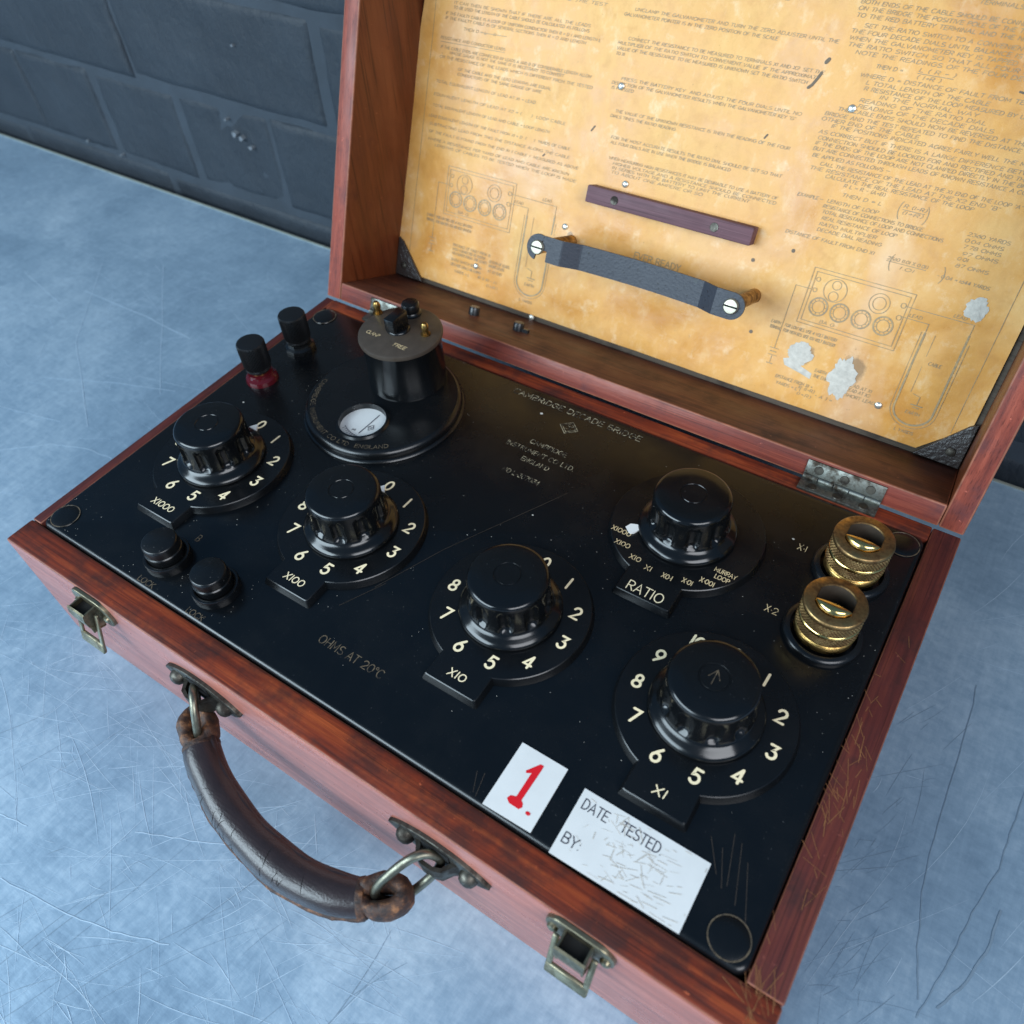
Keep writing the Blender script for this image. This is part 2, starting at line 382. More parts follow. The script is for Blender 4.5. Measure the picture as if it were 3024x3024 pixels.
def sheet():
    k = NT('aged_varnished_sheet'); co = k.coord(kind='World')
    f1 = k.noise(co, 15, 6, .62, .4); f2 = k.noise(co, 75, 6, .65); f3 = k.noise(co, 420, 4)
    c = k.ramp(f1, [(.30, (.58, .245, .050)), (.48, (.72, .355, .085)), (.68, (.80, .47, .165))])
    c = k.mix(k.ramp(f2, [(.28, .45), (.48, 0.0)]), c, (.54, .235, .055))
    c = k.mix(k.ramp(f2, [(.58, 0.0), (.74, .6)]), c, (.88, .66, .40))
    f4 = k.noise(k.coord((130, 130, 55), kind='World'), 1, 5, .7); c = k.mix(k.ramp(f4, [(.30, .28), (.48, 0.0)]), c, (.54, .265, .07)); c = k.mix(k.ramp(f4, [(.54, 0.0), (.74, .32)]), c, (.88, .64, .36))
    f6 = k.noise(k.coord((9, 9, 5), kind='World', loc=(3, 1, 2)), 1, 4, .6, .5); c = k.mix(k.ramp(f6, [(.56, 0.0), (.72, .5)]), c, (.86, .62, .42))
    c = k.mix(k.ramp(f3, [(.70, 0.0), (.78, .6)]), c, (.26, .14, .05))
    geo = k.n('ShaderNodeNewGeometry')
    for (x, v, r) in STAINS:                       # grime rings left round the torn patches
        d = k.n('ShaderNodeVectorMath', operation='DISTANCE'); k.l(geo.outputs['Position'], d.inputs[0]); d.inputs[1].default_value = LID(x, v, PD)
        q = k.math('ADD', k.math('DIVIDE', d.outputs['Value'], r), k.math('MULTIPLY', f2, .9))
        c = k.mix(k.ramp(q, [(.85, .75), (1.65, 0.0)]), c, (.27, .165, .085))
    k.set(Base_Color=c, Roughness=k.ramp(f1, [(.38, .26), (.62, .55)]), Specular_IOR_Level=.42)
    k.bump(k.math('ADD', k.math('MULTIPLY', k.noise(co, 11, 2), 2.2), k.math('ADD', k.math('MULTIPLY', k.noise(co, 40, 2), .45), k.math('MULTIPLY', k.noise(co, 230, 3), .10))), .40, .0030); return k.m

def table_metal():
    k = NT('scuffed_zinc'); co = k.coord(kind='World')
    f1 = k.noise(co, 5, 6, .6, .8); f2 = k.noise(co, 40, 7, .7); f3 = k.noise(k.coord((14, 90, 1), (0, 0, .5), kind='World'), 3, 6, .7)
    f4 = k.noise(k.coord((120, 10, 1), (0, 0, -.35), kind='World'), 3, 6, .7); f5 = k.noise(co, 170, 5, .7)
    mixn = k.math('ADD', k.math('MULTIPLY', f1, .40), k.math('ADD', k.math('MULTIPLY', k.math('ADD', f2, f5), .20), k.math('MULTIPLY', k.math('ADD', f3, f4), .13)))
    c = k.ramp(mixn, [(.39, (.220, .330, .445)), (.53, (.340, .475, .60)), (.66, (.52, .655, .765))])
    k.set(Base_Color=c, Metallic=.40, Roughness=k.ramp(mixn, [(.4, .33), (.66, .54)]), Specular_IOR_Level=.5)
    k.bump(k.math('ADD', f3, k.math('ADD', f4, f2)), .10, .001); return k.m
M['table'] = table_metal()
M['scr_hi'] = plain('bright_scratch', (.52, .66, .775), .5, .3); M['scr_lo'] = plain('dark_scratch', (.26, .355, .445), .5, .3)
M['lip'] = plain('table_lip', (.30, .31, .26), .5, .3)
def paintwall():
    k = NT('charcoal_wall_paint'); co = k.coord(kind='World')
    f = k.noise(co, 9, 6, .6); f2 = k.noise(co, 60, 6, .65); f3 = k.noise(k.coord((60, 60, 18), (0, .45, 0), kind='World'), 1, 5, .6)
    c = k.ramp(f, [(.3, (.013, .018, .025)), (.7, (.024, .032, .042))]); c = k.mix(k.ramp(f2, [(.66, 0.0), (.78, .25)]), c, (.09, .10, .11))
    k.set(Base_Color=c, Roughness=.62); k.bump(k.math('ADD', k.math('ADD', k.math('MULTIPLY', f2, .7), k.math('MULTIPLY', f, 1.5)), f3), .40, .006); return k.m
M['wall'] = paintwall()
M['mortar'] = plain('dusty_painted_mortar', (.031, .041, .053), .7, 0, .35, 30, 1.0)

# ================================================================== SETTING
# ---- table
tb = empty('metal_table', (.0, -.2, 0))
tag(tb, label='scratched blue-grey sheet metal table top under the open wooden case', category='table')
m = MB(); box(m, -1.5, 1.5, -1.1, .4388 - .0016, -.03, 0, f=lambda x, y, z: (x, y, z)); m.obj('table_top', M['table'], tb, smooth=False)
m = MB(); box(m, -1.5, 1.5, .4388 - .0016, .4388, -.03, .0012, f=lambda x, y, z: (x, y, z)); m.obj('edge_lip', M['lip'], tb, smooth=False)
def scratches(n, mat, name, parent, wr, lr, angs, zone, zz, curve=.25):
    m = MB(); z0 = zz - .00015
    for _ in range(n):
        z = random.choice(zone); x = random.uniform(z[0], z[1]); y = random.uniform(z[2], z[3])
        a = random.choice(angs) + random.gauss(0, .22); L = random.uniform(*lr) * random.random() ** .6; w = random.uniform(*wr)
        cv = random.gauss(0, curve); q = []; px, py = x, y; N = 6
        for i in range(N):
            q.append((px, py)); aa = a + cv * i / N; px += cos(aa) * L / N; py += sin(aa) * L / N
        q = [p for p in q if not (-.004 < p[0] < W + .004 and -.003 < p[1] < D + .004) or parent is not tb]
        if parent is tb: q = [p for p in q if p[1] < .434]
        if len(q) < 3: continue
        nn = len(q); vs = []; fs = []; zz = z0 + (_ % 1000) * 1e-7
        for i, p in enumerate(q):
            b = q[min(nn-1, i+1)]; c0 = q[max(0, i-1)]; t = Vector((b[0]-c0[0], b[1]-c0[1])).normalized(); hw = w / 2 * sin(pi * (i + .6) / (nn + .2))
            vs += [(p[0] - t.y * hw, p[1] + t.x * hw, zz), (p[0] + t.y * hw, p[1] - t.x * hw, zz)]
        fs = [(2*i, 2*i+1, 2*i+3, 2*i+2) for i in range(nn - 1)]
        m.add(vs, fs)
    o = m.flat(name, mat, parent); o['kind'] = 'stuff'; return o
zl = [(-.7, .1, -.3, .43), (-.5, .3, -.35, 0), (-.3, .3, -.3, -.02)]
scratches(2600, M['scr_hi'], 'pale_scratches', tb, (.0001, .0004), (.015, .11), [.2, .5, -.35, 2.7, 1.1], zl, .00025)
scratches(260, M['scr_hi'], 'pale_scratches', tb, (.0001, .0004), (.02, .15), [1.0, 1.3, .2], [(.47, 1.0, -.2, .4)], .00025)
scratches(40, M['scr_lo'], 'dark_scratches', tb, (.00015, .00045), (.03, .16), [1.1, 1.4, .9], [(.1, .45, -.3, -.03), (-.1, .3, -.2, -.02)], .00028)
scratches(60, M['scr_lo'], 'dark_scratches', tb, (.0001, .0003), (.012, .06), [1.2, .8, 1.7], [(.463, .50, .02, .22)], .00028)
m = MB()
for ln, w in (([(.5047, .2608), (.5065, .2446), (.5071, .1873), (.5078, .1496), (.5094, .1274), (.5146, .1006), (.522, .0734)], .0005), ([(.545, .28), (.5416, .2046), (.54, .1859), (.5388, .159), (.5327, .1307), (.5294, .1074), (.5247, .0852), (.5208, .0676)], .0006), ([(.5439, .1388), (.543, .1206), (.5373, .0976), (.5271, .0759)], .0011)):
    P = []
    for i in range(len(ln) - 1):
        for k in range(5): t = k / 5; P.append((ln[i][0] * (1-t) + ln[i+1][0] * t + random.gauss(0, .00022), ln[i][1] * (1-t) + ln[i+1][1] * t))
    ribbon(m, P, w, lambda x, y, k=0: (x, y, .00026 + k * .3))
o = m.flat('dark_scratches', M['scr_lo'], tb); o['kind'] = 'stuff'

m = MB()
for ln, w in (([(-.2, .074), (-.169, .101), (-.14, .112), (-.111, .116)], .0011), ([(-.25, .151), (-.19, .178), (-.131, .199)], .0009), ([(-.25, .107), (-.186, .122)], .0009), ([(.102, -.125), (.148, -.116), (.174, -.109), (.204, -.097)], .0008), ([(.144, -.069), (.173, -.056), (.198, -.044)], .0008), ([(.069, -.104), (.089, -.1)], .0009), ([(-.333, .258), (-.248, .26), (-.178, .257)], .0014), ([(-.423, .249), (-.334, .231)], .0012), ([(-.36, .30), (-.27, .20), (-.16, .13)], .0009), ([(-.30, .33), (-.14, .19)], .0008)):
    P = []
    for i in range(len(ln) - 1):
        for k in range(6): t = k / 6; P.append((ln[i][0] * (1-t) + ln[i+1][0] * t + random.gauss(0, .0003), ln[i][1] * (1-t) + ln[i+1][1] * t + random.gauss(0, .0003)))
    ribbon(m, P + [ln[-1]], w * .6, lambda x, y, k=0: (x, y, .00023 + k * .3))
o = m.flat('pale_scratches', M['scr_hi'], tb); o['kind'] = 'stuff'

# ---- brick wall
wl = empty('brick_wall', (0, WALL_Y, 0)); tag(wl, label='charcoal painted brick wall behind the metal table', category='wall')
m = MB(); box(m, -1.6, 1.6, WALL_Y + .0011, WALL_Y + .12, -.3, .78, f=lambda x, y, z: (x, y, z)); m.obj('mortar', M['mortar'], wl, smooth=False)
def brick_mesh(w, h, name, seed):
    m = MB(); g = []; U = [0, .012, .03, .06] + [.12 + .76 * q / 8 for q in range(9)] + [.94, .97, .988, 1]; V = [0, .02, .045, .09] + [.18 + .64 * q / 5 for q in range(6)] + [.91, .955, .98, 1]; nx, nz = len(U) - 1, len(V) - 1
    rnd = random.Random(seed)
    def f(u, v, b):
        x = (u - .5) * w; z = (v - .5) * h
        e = min(u * w, (1-u) * w, v * h, (1-v) * h)
        y = -.0034 * min(1, e / .0045) ** .8 + .0015 * mnoise.noise(Vector((x * 22 + seed * 3.1, z * 22, seed)))
        if b: x += .003 * mnoise.noise(Vector((z * 40, seed, 1))) ; z += .003 * mnoise.noise(Vector((x * 40, seed, 5)))
        return (x, y + .004, z)
    vs = [f(U[i], V[j], i in (0, nx) or j in (0, nz)) for j in range(nz + 1) for i in range(nx + 1)]
    fs = [(j*(nx+1)+i, j*(nx+1)+i+1, (j+1)*(nx+1)+i+1, (j+1)*(nx+1)+i) for j in range(nz) for i in range(nx)]
    bd = [i for i in range(nx+1)] + [j*(nx+1)+nx for j in range(1, nz+1)] + [nz*(nx+1)+i for i in range(nx-1, -1, -1)] + [j*(nx+1) for j in range(nz-1, 0, -1)]
    b0 = len(vs); vs += [(vs[i][0], .055, vs[i][2]) for i in bd]
    for k in range(len(bd)): kk = (k+1) % len(bd); fs.append((bd[k], b0+k, b0+kk, bd[kk]))
    m.add(vs, fs); return m.mesh(name, M['wall'], ang=60)
heads = [brick_mesh(.1325, .0925, 'brick', s) for s in range(4)]; strs = [brick_mesh(.2725, .0925, 'brick', s + 9) for s in range(4)]
for r in range(-2, 6):
    z0 = H - .072 + r * .0985; head = (r % 2 == 0)
    p = .139 if head else .279; x = (-.2265 - 9 * p) if head else (-.139 - 5 * p)
    while x < 1.2:
        w_ = p; me = random.choice(heads if head else strs)
        if -1.45 < x:
            b_ = link('brick', me, wl, (x + p / 2 + random.gauss(0, .003), WALL_Y - .0014 + random.gauss(0, .0008), z0 + .049 + random.gauss(0, .0014)))
            b_.rotation_euler = (random.gauss(0, .006), random.gauss(0, .012), random.gauss(0, .006))
        x += p

M['edge'] = plain('worn_edge', (.26, .085, .045), .55, 0, .75, 150)
def worn_edges(o, axes=(Vector((1, 0, 0)), Vector((0, 1, 0)), Vector((0, 0, 1)))):
    o.data.materials.append(M['edge']); i = len(o.data.materials) - 1
    for p in o.data.polygons:
        if max(abs(p.normal.dot(a)) for a in axes) < .93: p.material_index = i
    return o
CHIPS = [(-.2787, -.0012, .0030), (-.2690, -.0035, .0028), (-.2590, -.0110, .0022), (-.2854, .0122, .0014), (-.243, .0865, .0014), (-.56, -.066, .0020), (-.50, -.070, .0016)]
M['chip'] = plain('chipped_plaster', (.15, .165, .18), .5, 0, .5, 150, .8)
rc = random.Random(11)
for cx, cz, r in CHIPS:
    m = MB(); n = 11; P = [(cx + r * 1.5 * rc.uniform(.4, 1.1) * cos(2*pi*i/n), WALL_Y - .0042, H + cz + r * rc.uniform(.4, 1.1) * sin(2*pi*i/n)) for i in range(n)]
    m.add(P + [(p[0], WALL_Y + .004, p[2]) for p in P], [tuple(range(n))] + [(i, (i+1) % n, n+(i+1) % n, n+i) for i in range(n)]); m.obj('paint_chip', M['chip'], wl, smooth=False)
# ================================================================== INSTRUMENT
T = empty('testing_instrument', (W / 2, D / 2, 0))
tag(T, label='open mahogany case with black dial panel, brass terminals and yellowed instruction sheet in its lid', category='electrical instrument')
wt = -.0008
# ---- case boards
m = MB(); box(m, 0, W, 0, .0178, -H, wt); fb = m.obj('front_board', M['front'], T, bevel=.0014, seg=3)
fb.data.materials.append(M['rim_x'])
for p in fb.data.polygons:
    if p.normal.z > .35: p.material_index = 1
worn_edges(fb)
m = MB(); box(m, 0, .0078, .0180, D, -H, wt); worn_edges(m.obj('side_board', M['rim_y'], T, bevel=.0012, seg=3))
m = MB(); box(m, .4452, W, .0180, D, -H, wt); worn_edges(m.obj('side_board', M['rim_y'], T, bevel=.0012, seg=3))
m = MB(); box(m, .0080, .4450, .2672, D, -H, wt); m.obj('back_board', M['rim_x'], T, bevel=.0010)
m = MB()
for _ in range(80):
    x = random.uniform(.447, .4585); y = random.choice([random.uniform(-.0, .02), random.gauss(.105, .03), random.uniform(.02, .2)])
    a = random.gauss(2.0, .45); L = random.uniform(.003, .014)
    ribbon(m, [(x, y), (x + cos(a) * L, y + sin(a) * L)], random.uniform(.0001, .00024), on(wt + .00012), 0)
m.v = [(min(p[0], .4592), max(.001, p[1]), p[2]) for p in m.v]
o = m.flat('rim_scratches', M['scr_wood'], T); o['kind'] = 'stuff'

# ---- black panel
PT = .0010
def rrect(x0, x1, y0, y1, r, n=6):
    P = []
    for cx, cy, a0 in ((x1 - r, y0 + r, -90), (x1 - r, y1 - r, 0), (x0 + r, y1 - r, 90), (x0 + r, y0 + r, 180)):
        P += [(cx + r * cos(radians(a0 + 90 * i / n)), cy + r * sin(radians(a0 + 90 * i / n))) for i in range(n + 1)]
    return P
m = MB(); prism(m, rrect(.0084, .4446, .0183, .2664, .0055), -.012, PT, ibev=.0028); PAN = m.obj('control_panel', M['panel'], T, ang=32)
def plug_mesh():
    m = MB(); lathe(m, 0, 0, [(.0086, -.0002), (.0083, .0003), (.0081, .0001), (.0079, .0005), (.0068, .0009), (.004, .0012), (0, .0013)], 36, f=lambda x, y, z: (x, y, z)); return m.mesh('screw_plug', M['bakelite'])
pm = plug_mesh()
for x, y in ((.0184, .0290), (.4338, .0280), (.4347, .2556), (.0184, .2556)):
    pl = link('screw_plug', pm, PAN, (x, y, PT + H)); m = MB()
    ribbon(m, [(x + .0083 * cos(2*pi*i/40), y + .0083 * sin(2*pi*i/40)) for i in range(41)], .0005, on(PT + .00045)); m.flat('dust', M['ghost'], PAN)['kind'] = 'stuff'
TZ = PT + .00012
def word(parent, t, x, y, h, mat, z=TZ, name='lettering', **k):
    m = MB(); text(m, t, x, y, h, on(z), **k); return m.flat(name, mat, parent)
word(PAN, 'CAMBRIDGE DECADE BRIDGE', .1850, .2549, .0044, M['faint'], width=.0925, wd=.13)
word(PAN, 'CAMBRIDGE', .2200, .2203, .0033, M['faint'], width=.0255, wd=.13)
word(PAN, 'INSTRUMENT CO LTD.', .2078, .2124, .0033, M['faint'], width=.0475, wd=.13)
word(PAN, 'ENGLAND', .2232, .2050, .0033, M['faint'], width=.0190, wd=.13)
word(PAN, 'NO L-307034', .2185, .1919, .0034, M['faint'], width=.0253, wd=.13)
m = MB()
for s in (1.0, .72): ribbon(m, [(.2343 - .0064*s, .2438), (.2343, .2438 + .0056*s), (.2343 + .0064*s, .2438), (.2343, .2438 - .0056*s), (.2343 - .0064*s, .2438)], .0004, on(TZ))
text(m, 'CIC', .2343, .2438, .0030, on(TZ), align='c', wd=.12, sp=.8); m.flat('emblem', M['faint'], PAN)
word(PAN, 'OHMS AT 20°C', .2050, .0436, .0046, M['ghost'], width=.041, wd=.12)
word(PAN, 'LOCK', .0926, .0207, .0033, M['ghost'], width=.0122, wd=.13); word(PAN, 'LOCK', .1322, .0202, .0033, M['ghost'], width=.0122, wd=.13)
word(PAN, 'B', .0990, .0566, .0044, M['ghost'], wd=.12)
word(PAN, 'X·1', .3880, .2240, .0042, M['gold'], wd=.10); word(PAN, 'X·2', .3880, .1778, .0042, M['gold'], wd=.10)
# dust specks and fine scratches lying on the panel
m = MB()
for _ in range(250):
    if random.random() < .3: x = random.uniform(.012, .442); y = random.uniform(.02, .264)
    else:
        cxd, cyd, rd = random.choice([(.0667, .11, .046), (.1713, .11, .046), (.2792, .11, .046), (.3864, .11, .046), (.3332, .2034, .046), (.1208, .2008, .055), (.0974, .0398, .015), (.1366, .0392, .015), (.0184, .029, .010), (.417, .179, .021)])
        aq = random.uniform(0, 6.28); rq = rd + abs(random.gauss(0, .006)); x = min(.442, max(.012, cxd + rq * cos(aq))); y = min(.264, max(.022, cyd + rq * sin(aq)))
    r = random.choice([.00010, .00013, .00018, .00024]); a0 = random.random() * 6
    m.add([(x + r * cos(a0 + i * 1.57) * random.uniform(.6, 1.4), y + r * sin(a0 + i * 1.57), PT + .0001 + H) for i in range(4)], [(0, 1, 2, 3)])
for x, y, r in ((.2126, .2464, .0011), (.2535, .1712, .0006), (.384, .2295, .0008), (.036, .156, .0007), (.2300, .1400, .0004)):
    m.add([(x + r * cos(i * 1.05), y + r * .8 * sin(i * 1.05), PT + .00015 + H) for i in range(6)], [tuple(range(6))])
o = m.flat('dust', M['dust'], PAN); o['kind'] = 'stuff'
m = MB()
for ln in ([(.262, .196), (.225, .125), (.2085, .085)], [(.212, .090), (.2, .066)], [(.42, .066), (.4255, .045)], [(.424, .064), (.431, .040)], [(.429, .058), (.437, .036)], [(.418, .058), (.424, .043)], [(.412, .06), (.42, .047)], [(.317, .022), (.313, .031)], [(.319, .021), (.3165, .032)]):
    ribbon(m, ln, .00022, on(PT + .0001), 0)
o = m.flat('panel_scratches', M['cap'], PAN); o['kind'] = 'stuff'

# ---- decade dials
RB, TABW, TABY = .0430, .0163, -.0550
def dial_outline(r, tw, ty, rc=.0012):
    a = math.asin(tw / r); a0 = -pi / 2 + a; n = 72
    P = [(r * cos(a0 + (2*pi - 2*a) * i / n), r * sin(a0 + (2*pi - 2*a) * i / n)) for i in range(n + 1)]
    P += [(-tw, ty + rc), (-tw + rc*.3, ty + rc*.3), (-tw + rc, ty), (tw - rc, ty), (tw - rc*.3, ty + rc*.3), (tw, ty + rc)]
    return P
def dial_mesh(tw=TABW, ty=TABY):
    m = MB(); L = [(0, 0), (.0002, .0012), (.0014, .0044), (.0018, .0048)]; n = 0; vs = []; fs = []
    for q, z in L:
        P = dial_outline(RB - q, tw - q, ty + q); n = len(P); vs += [(x, y, z) for x, y in P]
    fs = [(k*n+i, k*n+(i+1) % n, (k+1)*n+(i+1) % n, (k+1)*n+i) for k in range(len(L) - 1) for i in range(n)]; fs.append(tuple(range((len(L)-1)*n, len(L)*n)))
    m.add(vs, fs); return m.mesh('dial', M['bakelite'], ang=24)
def knob_mesh():
    prof = [(.0222, .0044), (.0254, .0048), (.0265, .0053), (.0268, .0062), (.0266, .0071), (.0258, .0081), (.0246, .0090), (.0233, .0098), (.0222, .0106), (.0215, .0114), (.0211, .0122)]
    prof += [(.0209 - .0004 * k / 16, .0130 + .0170 * k / 16) for k in range(17)]
    prof += [(.0203, .0309), (.0198, .0318), (.0190, .0324), (.0180, .0327), (.012, .0329), (.0072, .0330), (.0070, .0327), (.0064, .0327), (.0062, .0330), (0, .0330)]
    def rm(r, z, a):
        if z < .0085 or z > .0282 or r < .019: return r
        ph = ((a + .13) % (pi / 5)) - pi / 10; u = ph / radians(10.5); v = (z - .0199) / .0076
        q = abs(u) ** 2.4 + abs(v) ** 5
        return r if q >= 1 else r - .0027 * (1 - q) ** .6
    m = MB(); lathe(m, 0, 0, prof, 200, f=lambda x, y, z: (x, y, z), rmod=rm); return m.mesh('knob', M['gloss'], ang=48)
dm, rdm, km = dial_mesh(), dial_mesh(.0166, -.0560), knob_mesh()
def pointer(parent, cx, cy, ang):
    m = MB(); a = radians(ang); R2 = lambda r, t: (cx + r * cos(a) - t * sin(a), cy + r * sin(a) + t * cos(a))
    pts = [R2(.0264, -.0026), R2(.0272, -.0029), R2(.0312, 0), R2(.0272, .0029), R2(.0264, .0026)]
    prism(m, pts, .0058, .0076); m.obj('pointer', M['white'], parent, smooth=False)
ANG = {0: 90, 1: 58, 2: 25, 3: -7.2, 4: -41.5, 5: -73.5, 6: -106, 7: -142, 8: -173.5, 9: 156, 10: 121.5}
DZ = PT - .0004 + .0048 + .00013
DIALS = [((.0667, .1100), 'X1000', 10, 90), ((.1713, .1106), 'X100', 10, 92), ((.2792, .1098), 'X10', 10, 96), ((.3864, .1100), 'X1', 11, 100)]
for (cx, cy), lab, nn, pa in DIALS:
    d = link('dial', dm, T, (cx, cy, PT + H - .0004))
    k = link('knob', km, d, (cx, cy, H + .0006)); k['label'] = 'round black fluted knob'
    for i in range(nn):
        a = radians(ANG[i]); r = .0333 if i < 10 else .0350
        m = MB(); text(m, str(i), cx + r * cos(a), cy + r * sin(a), .0070, on(DZ), wd=.185, align='c', sp=1.02, slant=.05); m.flat('numeral', M['cream'], d)
    word(d, lab, cx - .0004, cy - .0463, .0040, M['cream'], z=DZ, align='c', wd=.15, width={'X1000': .0168, 'X100': .0130, 'X10': .0094, 'X1': .0058}[lab], slant=.05)
    pointer(d, cx, cy, pa)
m = MB(); z_ = .0336 + .0001
ribbon(m, [(.3864, .1062), (.3864, .1140)], .0004, on(z_)); ribbon(m, [(.3838, .1095), (.3864, .1140), (.3890, .1095)], .0004, on(z_)); m.flat('stamped_arrow', M['ghost'], COL.objects['dial.003'])
# ---- ratio dial
cx, cy = .3332, .2034
d = link('ratio_dial', rdm, T, (cx, cy, PT + H - .0004)); link('knob', km, d, (cx, cy, H + .0006))
for t, x, y in (('X1000', -.0288, -.0200), ('X100', -.0241, -.0276), ('X10', -.0137, -.0328), ('X1', -.0048, -.0352), ('X0·1', .0061, -.0352), ('X·01', .0164, -.0327), ('X·001', .0251, -.0276), ('MURRAY', .0309, -.0176), ('LOOP', .0307, -.0218)):
    word(d, t, cx - .001 + x, cy + y, .0030 if t[0] == 'X' else .0027, M['gold'], z=DZ, align='c', wd=.15, width={'X1000': .0112, 'X100': .0086, 'X10': .0062, 'X1': .0037, 'MURRAY': .0118, 'LOOP': .0078}.get(t))
word(d, 'RATIO', .3329, .1538, .0058, M['cream'], z=DZ, align='c', wd=.10, width=.0200)
m = MB(); pts = [(cx - .0222, cy - .0175), (cx - .0205, cy - .0140), (cx - .0228, cy - .0130), (cx - .0257, cy - .0142), (cx - .0268, cy - .0168), (cx - .0250, cy - .0182), (cx - .0236, cy - .0186)]
prism(m, [(cx + (p[0] - cx) * 1.04, cy + (p[1] - cy) * 1.04) for p in pts][::-1], .0052, .0074, ibev=.0007); o = m.obj('pointer', M['white'], d, smooth=False); o['label'] = 'rough white painted pointer'

# ---- galvanometer
gx, gy = .1208, .2008; wx, wy = .1240, .1767
m = MB(); lathe(m, gx, gy, [(.0522, 0), (.0526, .0012), (.0520, .0022), (.0510, .0026), (.0512, .0045), (.0508, .0062), (.0498, .0076), (.0484, .0083)], 96)
n = 96; O = [(gx + .0484 * cos(2*pi*i/n), gy + .0484 * sin(2*pi*i/n), .0083) for i in range(n)]
I = [(wx + .0172 * cos(2*pi*i/n), wy + .0172 * sin(2*pi*i/n), .0083) for i in range(n)]; I2 = [(wx + .0150 * cos(2*pi*i/n), wy + .0150 * sin(2*pi*i/n), .0100) for i in range(n)]
I1 = [(wx + .0163 * cos(2*pi*i/n), wy + .0163 * sin(2*pi*i/n), .0098) for i in range(n)]; I3 = [(wx + .0147 * cos(2*pi*i/n), wy + .0147 * sin(2*pi*i/n), .0040) for i in range(n)]
m.add([ID(*p) for p in O + I + I1 + I2 + I3], [(k*n+i, k*n+(i+1) % n, (k+1)*n+(i+1) % n, (k+1)*n+i) for k in range(4) for i in range(n)])
GA = m.obj('galvanometer', M['bakelite'], T, ang=40)
m = MB(); lathe(m, wx, wy, [(.0148, .0060), (0, .0060)], 48); m.obj('scale_card', M['label'], GA)
m = MB(); P5 = on(.0062)
ribbon(m, [(wx + .0036, wy + .0115), (wx + .0034, wy + .002), (wx + .0029, wy - .0078)], .0006, P5)
ribbon(m, arc(wx + .0032, wy + .012, .0225, .0225, 236, 296, 14), .00035, P5)
for q in range(13):
    a = radians(240 + q * 4.4); r2 = .0225 + (.0016 if q % 3 else .0024); ribbon(m, [(wx + .0032 + .0225 * cos(a), wy + .012 + .0225 * sin(a)), (wx + .0032 + r2 * cos(a), wy + .012 + r2 * sin(a))], .0003, P5)
ribbon(m, [(wx + .0043, wy - .0003), (wx + .0064, wy + .0024), (wx + .0085, wy - .0003), (wx + .0064, wy - .0030), (wx + .0043, wy - .0003)], .00035, P5)
text(m, 'CIC', wx + .0064, wy - .0003, .0015, P5, align='c', wd=.15); text(m, 'μA', wx - .003, wy - .0075, .0018, P5, wd=.15); m.flat('needle_and_scale', M['ink'], GA)
gl = NT('thin_glass'); tr = gl.n('ShaderNodeBsdfTransparent'); gs = gl.n('ShaderNodeBsdfGlossy'); gs.inputs['Roughness'].default_value = .03; mx = gl.n('ShaderNodeMixShader'); mx.inputs[0].default_value = .07
gl.l(tr.outputs[0], mx.inputs[1]); gl.l(gs.outputs[0], mx.inputs[2]); gl.l(mx.outputs[0], gl.t.nodes['Material Output'].inputs[0])
m = MB(); lathe(m, wx, wy, [(.0148, .0082), (.008, .0085), (0, .0086)], 40); m.obj('window_glass', gl.m, GA)
hx, hy = .1218, .2261
m = MB(); lathe(m, hx, hy, [(.0257, .0082), (.0256, .0095), (.0253, .0100), (.0250, .0400), (.0254, .0412)], 72); m.obj('housing', M['gloss'], GA)
m = MB(); lathe(m, hx, hy, [(.0254, .0410), (.0266, .0416), (.0269, .0430), (.0266, .0444), (.0256, .0450), (0, .0450)], 72); m.obj('housing_cap', M['cap'], GA)
m = MB(); lathe(m, hx - .002, hy + .001, [(.0075, .0450), (.0075, .0462), (.0062, .0466), (0, .0466)], 30); box(m, hx - .0062, hx + .0014, hy - .0068, hy + .0078, .0464, .0560); m.obj('selector_knob', M['bakelite'], GA, bevel=.0010)
m = MB(); lathe(m, .1168, .2442, [(.0064, .0450), (.0066, .0460), (.0056, .0466), (.0052, .0474), (.0056, .0480), (.0058, .0520), (.0052, .0532), (.0030, .0537), (0, .0538)], 32); m.obj('screw_knob', M['bakelite'], GA)
for x, y in ((.1382, .2312), (.0972, .2340)):
    m = MB(); lathe(m, x, y, [(.0032, .0450), (.0032, .0456), (.0021, .0458), (.0021, .0486), (.0023, .0490), (.0023, .0520), (.0014, .0534), (0, .0536)], 18); m.obj('brass_stud', M['brass'], GA)
word(GA, 'CLAMP', .1040, .2138, .0028, M['gold'], z=.04515, width=.0098, wd=.15); word(GA, 'FREE', .1272, .2118, .0028, M['gold'], z=.04515, width=.0092, wd=.15)
m = MB(); t = 'CAMBRIDGE INSTRUMENT CO LTD  ENGLAND'; L = tlen(t); a = radians(186); tot = radians(128)
for c in t:
    adv, ls = G[c]
    for l in ls:
        q = []
        for p in l:
            aa = a + (p[0]) / L * tot; r = .0468 - .0030 * p[1]; q.append((gx + r * cos(aa), gy + r * sin(aa)))
        ribbon(m, q, .0004, on(.0083 + .0001), 1)
    a += adv / L * tot
m.flat('engraved_ring', M['ghost'], GA)

